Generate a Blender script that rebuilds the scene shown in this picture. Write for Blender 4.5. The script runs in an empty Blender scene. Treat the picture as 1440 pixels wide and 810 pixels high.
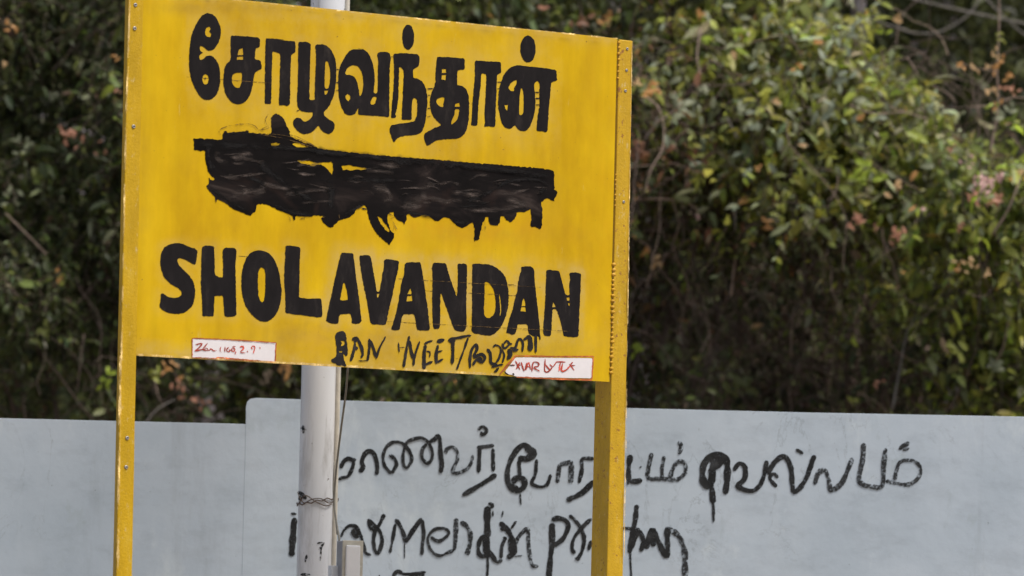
import bpy, math, random
import numpy as np
from mathutils import Vector, Matrix
from mathutils.geometry import tessellate_polygon
random.seed(7); rng = np.random.default_rng(11)
scene = bpy.context.scene
col = scene.collection
R = math.radians

# ------------------------------------------------------------------ camera
F = 6000.0                                   # focal length in photo pixels (150 mm on a 36 mm sensor would be 6000)
PITCH, ROLL, CAMZ = R(4.5), R(-1.2), 1.7
def cam_rot(d):
    x, y, z = d
    c, s = math.cos(ROLL), math.sin(ROLL); x, z = c*x + s*z, -s*x + c*z
    c, s = math.cos(PITCH), math.sin(PITCH); y, z = c*y - s*z, s*y + c*z
    return Vector((x, y, z))
ORG = Vector((0, 0, CAMZ))
def ray(px, py): return cam_rot(((px-720)/F, 1.0, -(py-405)/F))
cam_d = bpy.data.cameras.new('camera'); cam = bpy.data.objects.new('camera', cam_d); col.objects.link(cam)
X, U, Bk = cam_rot((1, 0, 0)), cam_rot((0, 0, 1)), -cam_rot((0, 1, 0))
m = Matrix.Identity(4)
for i, v in enumerate((X, U, Bk)):
    for j in range(3): m[j][i] = v[j]
m.translation = ORG
cam.matrix_world = m
cam_d.sensor_width = 36; cam_d.lens = F/1440*36; cam_d.clip_start = .1; cam_d.clip_end = 2000
cam_d.dof.use_dof = True; cam_d.dof.focus_distance = 13.38; cam_d.dof.aperture_fstop = 3.3
scene.camera = cam

# ------------------------------------------------------------------ light
SUN_EL, SUN_AZ = R(60), R(128)               # azimuth clockwise from +Y: high, behind the camera and to its right
w = bpy.data.worlds.new('World'); scene.world = w; w.use_nodes = True
nt = w.node_tree; bg = nt.nodes['Background']
sky = nt.nodes.new('ShaderNodeTexSky'); sky.sky_type = 'NISHITA'; sky.sun_disc = False
sky.sun_elevation = SUN_EL; sky.sun_rotation = SUN_AZ; sky.dust_density = 3.0; sky.air_density = 1.0
hs = nt.nodes.new('ShaderNodeHueSaturation'); hs.inputs['Saturation'].default_value = .60   # thin high cloud
nt.links.new(sky.outputs[0], hs.inputs['Color']); nt.links.new(hs.outputs[0], bg.inputs[0])
bg.inputs[1].default_value = .095
sl = bpy.data.lights.new('sun', 'SUN'); sl.energy = 2.15; sl.angle = R(24); sl.color = (1, .94, .86)
so = bpy.data.objects.new('sun', sl); col.objects.link(so)
sd = Vector((math.sin(SUN_AZ)*math.cos(SUN_EL), math.cos(SUN_AZ)*math.cos(SUN_EL), math.sin(SUN_EL)))
so.rotation_euler = sd.to_track_quat('Z', 'Y').to_euler(); so.location = sd*30
vs = scene.view_settings; vs.view_transform = 'Standard'; vs.look = 'None'; vs.exposure = 0.50; vs.gamma = 1
scene.render.engine = 'CYCLES'
cy = scene.cycles; cy.max_bounces = 6; cy.diffuse_bounces = 3; cy.transparent_max_bounces = 12
cy.use_denoising = True

# ------------------------------------------------------------------ materials
def mat(name, rough=.6, spec=.3):
    m = bpy.data.materials.new(name); m.use_nodes = True
    b = m.node_tree.nodes['Principled BSDF']; b.inputs['Roughness'].default_value = rough
    b.inputs['Specular IOR Level'].default_value = spec
    return m, m.node_tree, b
def N(nt, t, **k):
    n = nt.nodes.new(t)
    for a, v in k.items():
        if a.startswith('i_'):
            n.inputs[a[2:].replace('_', ' ')].default_value = v
        else: setattr(n, a, v)
    return n
def noise(nt, scale, detail=4, rough=.6, stretch=None, coord='Object', dist=0):
    tc = N(nt, 'ShaderNodeTexCoord'); n = N(nt, 'ShaderNodeTexNoise')
    n.inputs['Scale'].default_value = scale; n.inputs['Detail'].default_value = detail
    n.inputs['Roughness'].default_value = rough; n.inputs['Distortion'].default_value = dist
    if stretch:
        mp = N(nt, 'ShaderNodeMapping'); mp.inputs['Scale'].default_value = stretch
        nt.links.new(tc.outputs[coord], mp.inputs[0]); nt.links.new(mp.outputs[0], n.inputs['Vector'])
    else: nt.links.new(tc.outputs[coord], n.inputs['Vector'])
    return n.outputs['Fac']
def ramp(nt, src, stops):
    r = N(nt, 'ShaderNodeValToRGB'); e = r.color_ramp.elements
    while len(e) < len(stops): e.new(.5)
    for k, (p, c) in enumerate(stops):
        e[k].position = p; e[k].color = (c[0], c[1], c[2], 1) if hasattr(c, '__len__') else (c, c, c, 1)
    nt.links.new(src, r.inputs[0]); return r.outputs[0]
def mix(nt, fac, a, b, mode='MIX'):
    n = N(nt, 'ShaderNodeMix', data_type='RGBA', blend_type=mode)
    for sock, v in ((n.inputs[0], fac), (n.inputs[6], a), (n.inputs[7], b)):
        if hasattr(v, 'links') or isinstance(v, bpy.types.NodeSocket): nt.links.new(v, sock)
        elif hasattr(v, '__len__'): sock.default_value = (*v[:3], 1)
        else: sock.default_value = v
    return n.outputs[2]
def bump(nt, b, src, strength=.2, dist=.002):
    n = N(nt, 'ShaderNodeBump'); n.inputs['Strength'].default_value = strength; n.inputs['Distance'].default_value = dist
    nt.links.new(src, n.inputs['Height']); nt.links.new(n.outputs[0], b.inputs['Normal'])
def attr(nt, name):
    n = N(nt, 'ShaderNodeAttribute'); n.attribute_name = name; return n.outputs['Color']

# yellow enamel of the board: colour attribute 'wear' r = pale rubbed paint, g = brown grime, b = deep orange
m_board, t, b = mat('yellow_board_paint', .55, .14)
wear = attr(t, 'wear'); sep = N(t, 'ShaderNodeSeparateColor'); t.links.new(wear, sep.inputs[0])
base = ramp(t, noise(t, 5.5, 5, .6, (1, 1, .55)), [(.28, (.56, .325, .003)), (.5, (.68, .42, .003)), (.7, (.77, .50, .006))])
streak = ramp(t, noise(t, 16, 4, .6, (1, 1, .10)), [(.35, .80), (.65, 1.0)])
base = mix(t, .6, base, streak, 'MULTIPLY')
dirt = ramp(t, noise(t, 3.4, 8, .72, (1, 1, .7), dist=.4), [(.52, 0), (.72, .38)]); base = mix(t, dirt, base, (.50, .30, .02))
scr = ramp(t, noise(t, 38, 6, .75, (1, 1, .25)), [(.64, 0), (.72, .5)]); base = mix(t, scr, base, (.66, .48, .12))
fine = ramp(t, noise(t, 13, 8, .75), [(.40, 0), (.62, 1)])
mm = N(t, 'ShaderNodeMath', operation='MULTIPLY'); t.links.new(sep.outputs[0], mm.inputs[0])
m2 = N(t, 'ShaderNodeMapRange'); m2.inputs[3].default_value = .18; m2.inputs[4].default_value = 1.0
t.links.new(fine, m2.inputs[0]); t.links.new(m2.outputs[0], mm.inputs[1])
c = mix(t, mm.outputs[0], base, (.60, .42, .11))
mo = N(t, 'ShaderNodeMath', operation='MULTIPLY'); t.links.new(sep.outputs[2], mo.inputs[0]); t.links.new(m2.outputs[0], mo.inputs[1])
c = mix(t, mo.outputs[0], c, (.66, .33, .006))
blot = ramp(t, noise(t, 9, 7, .7), [(.42, 0), (.72, 1)])
mg = N(t, 'ShaderNodeMath', operation='MULTIPLY'); t.links.new(sep.outputs[1], mg.inputs[0])
m3 = N(t, 'ShaderNodeMapRange'); m3.inputs[3].default_value = .25; m3.inputs[4].default_value = 1.0
t.links.new(blot, m3.inputs[0]); t.links.new(m3.outputs[0], mg.inputs[1])
c = mix(t, mg.outputs[0], c, (.30, .19, .05))
speck = ramp(t, noise(t, 95, 3, .5), [(.735, 0), (.78, 1)])
c = mix(t, speck, c, (.28, .15, .03))
t.links.new(c, b.inputs['Base Color'])
bump(t, b, noise(t, 60, 5, .6), .12, .001)

def yellow_steel(name, bright, rust):
    m_, t, b = mat(name, .5, .3)
    base = ramp(t, noise(t, 20, 5, .65, (1, 1, .3)), [(.3, tuple(.80*x for x in bright)), (.6, bright), (.8, (bright[0]*1.1, bright[1]*1.22, bright[2]*5+.02))])
    pale = ramp(t, noise(t, 70, 5, .7, (1, 1, .45)), [(.60, 0), (.70, 1)])
    c = mix(t, pale, base, (.62, .45, .15))
    rs = ramp(t, noise(t, 46, 6, .75), [(rust, 0), (rust+.06, 1)])
    c = mix(t, rs, c, (.30, .13, .035))
    t.links.new(c, b.inputs['Base Color']); bump(t, b, noise(t, 120, 6, .7), .6, .003)
    return m_
m_post = yellow_steel('yellow_post_paint', (.60, .365, .006), .66)
m_flange = yellow_steel('rough_yellow_post_paint', (.62, .375, .014), .59)
m_weld = yellow_steel('painted_weld', (.62, .34, .02), .58)

def simple(name, colr, rough=.6, spec=.3, var=.25, scale=30, b_=.0, metal=0, stretch=None):
    m_, t, b = mat(name, rough, spec); b.inputs['Metallic'].default_value = metal
    lo = tuple(x*(1-var) for x in colr); hi = tuple(min(1, x*(1+var)) for x in colr)
    t.links.new(ramp(t, noise(t, scale, 5, .65, stretch), [(.3, lo), (.7, hi)]), b.inputs['Base Color'])
    if b_: bump(t, b, noise(t, scale*3, 4), b_, .002)
    return m_
# black sign-writing enamel
m_black, t, b = mat('black_sign_paint', .7, .10)
c = ramp(t, noise(t, 22, 7, .75, (1, 1, .35)), [(.32, (.010, .0085, .009)), (.55, (.016, .0135, .014)), (.66, (.030, .025, .023)), (.78, (.070, .055, .040))])
t.links.new(c, b.inputs['Base Color']); bump(t, b, noise(t, 90, 4), .1, .001)
# smeared tar over the middle line
m_tar, t, b = mat('smeared_black_paint', .75, .07)
n1 = noise(t, 4.5, 8, .62, (1, 1, 2.2), dist=.9)
c = ramp(t, n1, [(.40, (.006, .005, .005)), (.54, (.010, .008, .008)), (.62, (.020, .015, .014)), (.72, (.055, .042, .037))])
c2 = ramp(t, noise(t, 6, 5, .55, (1, 1, 1.2), dist=.5), [(.60, 0), (.74, .5)])
c = mix(t, c2, c, (.042, .024, .019), 'MIX')
t.links.new(c, b.inputs['Base Color']); bump(t, b, noise(t, 40, 6, .6), .10, .002)
# dry brush paint: bristle streaks let the surface under show through
def brush(name, colr, thr, grain=(1, 1, 1), fringe=.06, scale=60):
    m_, t, b = mat(name, .75, .2)
    b.inputs['Base Color'].default_value = (*colr, 1)
    c = ramp(t, noise(t, 24, 5), [(.3, tuple(x*.7 for x in colr)), (.55, tuple(x*1.3 for x in colr)), (.75, tuple(x*3.2 for x in colr))])
    t.links.new(c, b.inputs['Base Color'])
    a = ramp(t, noise(t, scale, 5, .7, grain), [(thr, 0), (thr+fringe, 1)])
    t.links.new(a, b.inputs['Alpha']); return m_
m_spray = brush('black_wall_brush_paint', (.018, .019, .020), .30, (1, 1, 1), .14, 110)
m_dry = brush('dry_black_wall_brush_paint', (.026, .028, .030), .37, (1, 1, 1), .15, 100)
m_smear = brush('grey_brown_smeared_paint', (.060, .047, .041), .38, (.55, .55, 3.6), .26, 24)
m_smearblack = brush('glossy_black_smear', (.006, .005, .005), .36, (1, 1, 2.0), .2, 16)
SOFT = (m_smear, m_smearblack)
for mm_ in SOFT:
    t = mm_.node_tree; b = t.nodes['Principled BSDF']; old = b.inputs['Alpha'].links[0].from_socket
    e_ = N(t, 'ShaderNodeAttribute'); e_.attribute_name = 'edge'; mr = N(t, 'ShaderNodeMapRange'); mr.inputs[1].default_value = .05; mr.inputs[2].default_value = .8
    t.links.new(e_.outputs['Fac'], mr.inputs[0]); mu = N(t, 'ShaderNodeMath', operation='MULTIPLY'); t.links.new(mr.outputs[0], mu.inputs[0]); t.links.new(old, mu.inputs[1]); t.links.new(mu.outputs[0], b.inputs['Alpha'])
m_pale = brush('worn_pale_edge', (.66, .48, .20), .44, (1, 1, .4), .2, 26)
m_marker = brush('black_scrawl_paint', (.016, .014, .014), .22)
m_thin = brush('thin_brown_scratch', (.10, .06, .02), .42, (1, 1, 1), .1)
m_red = brush('red_brown_marker', (.36, .05, .03), .20)
m_redline = brush('red_brown_border_paint', (.36, .10, .035), .30)
m_stick = simple('white_patch_paint', (.80, .76, .77), .5, .3, .05, 14)

# blue-grey limewash
m_wall, t, b = mat('blue_grey_wall_paint', .85, .15)
c = ramp(t, noise(t, 1.6, 8, .62), [(.3, (.420, .492, .562)), (.5, (.485, .558, .630)), (.7, (.550, .618, .688))])
c = mix(t, .55, c, ramp(t, noise(t, 6, 8, .7, (1, 1, 2.2)), [(.3, .74), (.5, .98), (.75, 1.0)]), 'MULTIPLY')
st = ramp(t, noise(t, 4.5, 9, .72, (1, 1, .8), dist=.6), [(.60, 0), (.72, 1)])
c = mix(t, st, c, (.40, .465, .505))
vs_ = ramp(t, noise(t, 3.2, 7, .7, (1, 1, .10)), [(.52, 0), (.72, .55)])
c = mix(t, vs_, c, (.54, .60, .65))
vd_ = ramp(t, noise(t, 5.2, 7, .72, (1, 1, .12), dist=.15), [(.58, 0), (.74, .55)])
c = mix(t, vd_, c, (.33, .375, .41))
lime = ramp(t, noise(t, 3.0, 7, .7, (1, 1, .5), dist=.3), [(.58, 0), (.75, 1)])
c = mix(t, lime, c, (.63, .695, .73))
sp = ramp(t, noise(t, 60, 4, .6), [(.70, 0), (.76, 1)]); c = mix(t, sp, c, (.16, .18, .19))
t.links.new(c, b.inputs['Base Color']); crk = ramp(t, noise(t, 2.3, 9, .62, (1, 1, .8), dist=1.6), [(.4955, 0), (.499, .55), (.501, .55), (.5045, 0)])
lim = ramp(t, noise(t, 1.1, 3), [(.52, 0), (.60, 1)]); mk = N(t, 'ShaderNodeMath', operation='MULTIPLY'); t.links.new(crk, mk.inputs[0]); t.links.new(lim, mk.inputs[1])
c = mix(t, mk.outputs[0], c, (.22, .25, .27)); t.links.new(c, b.inputs['Base Color'])
bump(t, b, noise(t, 16, 8, .6), .22, .006)
m_walltop = simple('weathered_wall_top', (.42, .43, .40), .9, .1, .3, 20, .3)
# pole
m_pole, t, b = mat('silver_white_pole_paint', .34, .5); c = ramp(t, noise(t, 7, 6, .6, (1, 1, .18)), [(.3, (.66, .69, .74)), (.6, (.77, .79, .83)), (.8, (.82, .83, .85))])
g = ramp(t, noise(t, 9, 7, .7, (1, 1, .12), dist=.3), [(.52, 0), (.72, 1)]); c = mix(t, g, c, (.30, .285, .27))
g = ramp(t, noise(t, 70, 4, .6), [(.68, 0), (.74, 1)]); c = mix(t, g, c, (.18, .16, .15))
t.links.new(c, b.inputs['Base Color']); bump(t, b, noise(t, 40, 5), .08, .002)
m_conduit = simple('cream_conduit', (.62, .58, .50), .5, .4, .15, 30)
m_box = simple('white_box_plastic', (.84, .84, .85), .45, .4, .06, 12)
m_boxside = simple('grey_box_side', (.30, .31, .34), .5, .3, .15, 20)
m_boxframe = simple('yellowed_box_rim', (.55, .52, .44), .5, .3, .15, 30)
m_cable = simple('grey_cable', (.26, .25, .22), .5, .3, .2, 40)
m_rust = simple('rusty_wire', (.12, .085, .065), .7, .3, .4, 60)
m_screw = simple('screw_steel', (.40, .38, .35), .4, .5, .2, 200, 0, .6)
m_slot = simple('screw_recess', (.03, .03, .03), .6, .3, .2, 200)
# ground
m_ground, t, b = mat('dry_earth', .95, .1)
c = ramp(t, noise(t, .6, 10, .65), [(.3, (.14, .10, .07)), (.55, (.22, .17, .12)), (.75, (.30, .25, .19))])
t.links.new(c, b.inputs['Base Color']); bump(t, b, noise(t, 14, 8), .6, .02)
# plants
m_leaf = bpy.data.materials.new('leaf'); m_leaf.use_nodes = True; t = m_leaf.node_tree
b = t.nodes['Principled BSDF']; b.inputs['Roughness'].default_value = .42; b.inputs['Specular IOR Level'].default_value = .32
out = t.nodes['Material Output']; tr = N(t, 'ShaderNodeBsdfTranslucent'); ms = N(t, 'ShaderNodeMixShader'); ms.inputs[0].default_value = .30
la = attr(t, 'leafcol'); t.links.new(la, b.inputs['Base Color'])
hs2 = N(t, 'ShaderNodeHueSaturation'); hs2.inputs['Value'].default_value = 1.2; t.links.new(la, hs2.inputs['Color']); t.links.new(hs2.outputs[0], tr.inputs[0])
t.links.new(b.outputs[0], ms.inputs[1]); t.links.new(tr.outputs[0], ms.inputs[2]); t.links.new(ms.outputs[0], out.inputs[0])
m_twig = simple('brown_twig_bark', (.140, .105, .088), .85, .15, .35, 25, .3)
m_twigpale = simple('pale_branch_bark', (.30, .225, .180), .8, .2, .3, 25, .3)
m_vine = simple('grey_vine_bark', (.22, .20, .18), .8, .2, .3, 18, .3)
m_trunk = simple('grey_trunk_bark', (.34, .31, .33), .85, .15, .3, 12, .5)
m_mass = simple('dark_woods', (.034, .042, .022), .9, .1, .6, 3.0, .5)

# ------------------------------------------------------------------ object helpers
def tag(o, label=None, cat=None, group=None, kind=None):
    for k, v in (('label', label), ('category', cat), ('group', group), ('kind', kind)):
        if v: o[k] = v
    return o
def root(name, loc, label, cat, group=None):
    o = bpy.data.objects.new(name, None); o.location = loc; o.empty_display_size = .2; col.objects.link(o)
    return tag(o, label, cat, group)
def worldloc(o):
    p = Vector((0, 0, 0))
    while o is not None: p += o.location; o = o.parent
    return p
def mesh(name, verts, faces, material, parent=None, smooth=False, label=None, loc=None):
    org = worldloc(parent) if parent else Vector((0, 0, 0))
    own = Vector(loc) if loc is not None else org
    me = bpy.data.meshes.new(name)
    me.from_pydata([tuple(Vector(v)-own) for v in verts], [], faces); me.validate(); me.update()
    if material: me.materials.append(material)
    if smooth: me.polygons.foreach_set('use_smooth', [True]*len(me.polygons))
    o = bpy.data.objects.new(name, me); o.parent = parent; o.location = own-org; col.objects.link(o)
    if label: o['label'] = label
    return o
def big_mesh(name, V, Q, material, parent, colors=None, smooth=True):
    """V (n,3) world, Q list of (faces array with k columns)."""
    org = np.array(worldloc(parent)) if parent else np.zeros(3)
    me = bpy.data.meshes.new(name)
    V = np.asarray(V, dtype=np.float32)-org.astype(np.float32)
    loops = np.concatenate([q.ravel() for q in Q]).astype(np.int32)
    tot = np.concatenate([np.full(len(q), q.shape[1]) for q in Q]).astype(np.int32)
    start = np.concatenate([[0], np.cumsum(tot)[:-1]]).astype(np.int32)
    me.vertices.add(len(V)); me.vertices.foreach_set('co', V.ravel())
    me.loops.add(len(loops)); me.loops.foreach_set('vertex_index', loops)
    me.polygons.add(len(tot)); me.polygons.foreach_set('loop_start', start); me.polygons.foreach_set('loop_total', tot)
    me.polygons.foreach_set('use_smooth', np.full(len(tot), smooth))
    me.update(calc_edges=True); me.validate()
    if colors is not None:
        a = me.color_attributes.new('leafcol', 'FLOAT_COLOR', 'POINT')
        cc = np.ones((len(V), 4), dtype=np.float32); cc[:, :3] = colors; a.data.foreach_set('color', cc.ravel())
    me.materials.append(material)
    o = bpy.data.objects.new(name, me); o.parent = parent; col.objects.link(o)
    return o
def tube_arrays(P, rad, k=6):
    P = np.asarray(P, float); n = len(P); rad = np.broadcast_to(np.asarray(rad, float), (n,))
    T = np.gradient(P, axis=0); T /= np.linalg.norm(T, axis=1)[:, None]+1e-9
    ref = np.array([0.31, .9, .3]) if abs(T[0]@np.array([0, 0, 1])) > .8 else np.array([0, 0, 1.])
    A = np.cross(T, ref); A /= np.linalg.norm(A, axis=1)[:, None]+1e-9; B = np.cross(T, A)
    ang = np.arange(k)/k*2*np.pi
    V = P[:, None]+rad[:, None, None]*(np.cos(ang)[None, :, None]*A[:, None]+np.sin(ang)[None, :, None]*B[:, None])
    V = V.reshape(-1, 3); i = np.arange(n-1)[:, None]*k; j = np.arange(k)[None]; j2 = (j+1) % k
    Q = np.stack([i+j, i+j2, i+k+j2, i+k+j], -1).reshape(-1, 4)
    return V, Q
def spline(pts, n=6):
    P = np.asarray([tuple(p) for p in pts], float)
    if len(P) < 3: 
        s = np.linspace(0, 1, n+1)[:, None]; return P[0]*(1-s)+P[-1]*s
    E = np.vstack([2*P[0]-P[1], P, 2*P[-1]-P[-2]]); o = []
    for i in range(1, len(E)-2):
        for k in range(n):
            s = k/n; a, b_, c_, d = E[i-1:i+3]
            o.append(.5*((2*b_)+(-a+c_)*s+(2*a-5*b_+4*c_-d)*s*s+(-a+3*b_-3*c_+d)*s**3))
    o.append(P[-1]); return np.array(o)
def tube(name, pts, rad, material, parent, k=7, label=None, n=6, caps=True):
    P = spline(pts, n); r = np.interp(np.linspace(0, 1, len(P)), np.linspace(0, 1, len(rad)), rad) if hasattr(rad, '__len__') else rad
    V, Q = tube_arrays(P, r, k); fs = [tuple(int(x) for x in q) for q in Q]
    if caps: fs += [tuple(range(k))[::-1], tuple(len(V)-k+i for i in range(k))]
    return mesh(name, [tuple(v) for v in V], fs, material, parent, True, label)

# ------------------------------------------------------------------ planes of the place
def on_y(px, py, Y):
    d = ray(px, py); return ORG+d*(Y/d.y)
YAW = R(31); SD = 13.0
sn = Vector((math.sin(YAW), -math.cos(YAW), 0)); su = Vector((math.cos(YAW), math.sin(YAW), 0))
sc0 = on_y(525, 270, SD)
def on_sign(px, py, off=0.0):
    d = ray(px, py); tt = (sc0-ORG).dot(sn)/d.dot(sn); return ORG+d*tt+sn*off
WY = 14.6
def on_wall(px, py, off=0.0): return on_y(px, py, WY)+Vector((0, -off, 0))

# ------------------------------------------------------------------ traced paint
def outline(pts, step=2.2, jit=.22, corner=52):
    P = np.array(pts, float); n = len(P); o = []
    nx, pv = np.roll(P, -1, 0), np.roll(P, 1, 0)
    a, b_ = P-pv, nx-P
    ang = np.abs(np.degrees(np.arctan2(a[:, 0]*b_[:, 1]-a[:, 1]*b_[:, 0], (a*b_).sum(1))))
    la, lb = np.linalg.norm(a, axis=1), np.linalg.norm(b_, axis=1)
    tan = (nx-pv)/(la+lb+1e-9)[:, None]
    for i in range(n):
        j = (i+1) % n; L = lb[i]; k = max(1, int(L/step))
        ta = tan[i] if ang[i] < corner else b_[i]/(L+1e-9)
        tb = tan[j] if ang[j] < corner else b_[i]/(L+1e-9)
        for q in range(k):
            s = q/k
            h = (2*s**3-3*s*s+1)*P[i]+(s**3-2*s*s+s)*L*ta+(-2*s**3+3*s*s)*P[j]+(s**3-s*s)*L*tb
            o.append(h)
    o = np.array(o); m_ = len(o)
    if m_ > 12: o = .25*np.roll(o, 1, 0)+.5*o+.25*np.roll(o, -1, 0)
    o += rng.normal(0, jit, o.shape)
    return o
def painted(name, outer, holes, place, off, material, parent, label=None, jit=.22):
    loops = [outline(outer, jit=jit)]+[outline(h, jit=jit*.8) for h in holes]
    tri = tessellate_polygon([[Vector((p[0], p[1], 0)) for p in L] for L in loops])
    allp = [p for L in loops for p in L]
    o = mesh(name, [place(p[0], p[1], off) for p in allp], [tuple(f) for f in tri], material, parent, False, label)
    return o, loops
def stroke_arrays(pts, w, place, off, vary=.14, taper=.75, seed=None):
    P = spline([(x, y, 0) for x, y in pts], 8)[:, :2]
    if len(pts) == 2: P = np.linspace(P[0], P[-1], 8)
    seg = np.linalg.norm(np.diff(P, axis=0), axis=1); s = np.concatenate([[0], np.cumsum(seg)]); L = s[-1]+1e-6
    m_ = max(4, int(L/2.2)); sp_ = np.linspace(0, L, m_)
    P = np.stack([np.interp(sp_, s, P[:, 0]), np.interp(sp_, s, P[:, 1])], 1)
    T = np.gradient(P, axis=0); T /= np.linalg.norm(T, axis=1)[:, None]+1e-9; Nn = np.stack([-T[:, 1], T[:, 0]], 1)
    d = np.minimum(sp_, L-sp_); cap = np.sqrt(np.clip(1-(1-np.clip(d/(w*.5), 0, 1))**2, .12, 1))
    f = 1+vary*np.interp(sp_, np.linspace(0, L, max(3, int(L/8)+2)), rng.normal(0, 1, max(3, int(L/8)+2)))
    hw = w*.5*cap*f
    Lp = P+Nn*(hw[:, None]+rng.normal(0, .18, (m_, 1))); Rp = P-Nn*(hw[:, None]+rng.normal(0, .18, (m_, 1)))
    # round the two ends a little
    V = []; fs = []
    for k in range(m_):
        o_ = off+k*.00002
        V += [place(Lp[k][0], Lp[k][1], o_), place(P[k][0], P[k][1], o_), place(Rp[k][0], Rp[k][1], o_)]
        if k: a = 3*(k-1); fs += [(a, a+1, a+4, a+3), (a+1, a+2, a+5, a+4)]
    return V, fs
_lift = [0]
def strokes(name, data, place, off, material, parent, label=None, **kw):
    V, Fs = [], []
    for k, (pts, w_) in enumerate(data):
        v, f = stroke_arrays(pts, w_, place, off+.0008*k/max(1, len(data))+(_lift[0] % 3)*.00025, **kw)
        Fs += [tuple(i+len(V) for i in q) for q in f]; V += v
    _lift[0] += 1
    o = mesh(name, V, Fs, material, parent, False, label)
    if material in SOFT:
        a = o.data.color_attributes.new('edge', 'FLOAT_COLOR', 'POINT'); nv = len(V)
        e = np.zeros((nv, 4), dtype=np.float32); e[1::3] = 1; k_ = min(4, nv//6)
        for q in range(k_): e[3*q+1] = q/k_; e[nv-3*q-2] = q/k_
        a.data.foreach_set('color', e.ravel())
    return o
def strokes_each(name, data, *a, **kw):
    return [strokes(name, [d], *a, **kw) for d in data]
def fat(f, data): return [(p, w_*f) for p, w_ in data]
def crop(x0, y0, s): return lambda *pts: [(x0+x/s, y0+y/s) for x, y in pts]
def cs(c, s, *items): return [(c(*pts), w_/s) for pts, w_ in items]
def fs_(c, s, *items): return fat(1.45, cs(c, s, *items))
def ell(cx, cy, rx, ry, n=14): return [(cx+rx*math.cos(2*math.pi*k/n), cy+ry*math.sin(2*math.pi*k/n)) for k in range(n)]
A = crop(260, 10, 5.0625); B = crop(380, 40, 5.0625); C_ = crop(500, 30, 4.5); D = crop(640, 40, 5.0625)
M1 = crop(270, 160, 5.0625); M2 = crop(440, 180, 4.765); M3 = crop(610, 200, 5.4)
E1 = crop(215, 335, 6.75); E2 = crop(335, 335, 6.231); E3 = crop(450, 350, 6.231); E4 = crop(600, 360, 6.75); E5 = crop(700, 365, 6.75)
R1 = crop(460, 460, 8.0); R2 = crop(640, 460, 6.545); S1 = crop(210, 330, 4.052)
G1 = crop(470, 590, 6.752); G2 = crop(470, 690, 6.752); G3 = crop(660, 690, 6.752); G4 = crop(450, 580, 3.273); G5 = crop(870, 580, 3.130)

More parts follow.
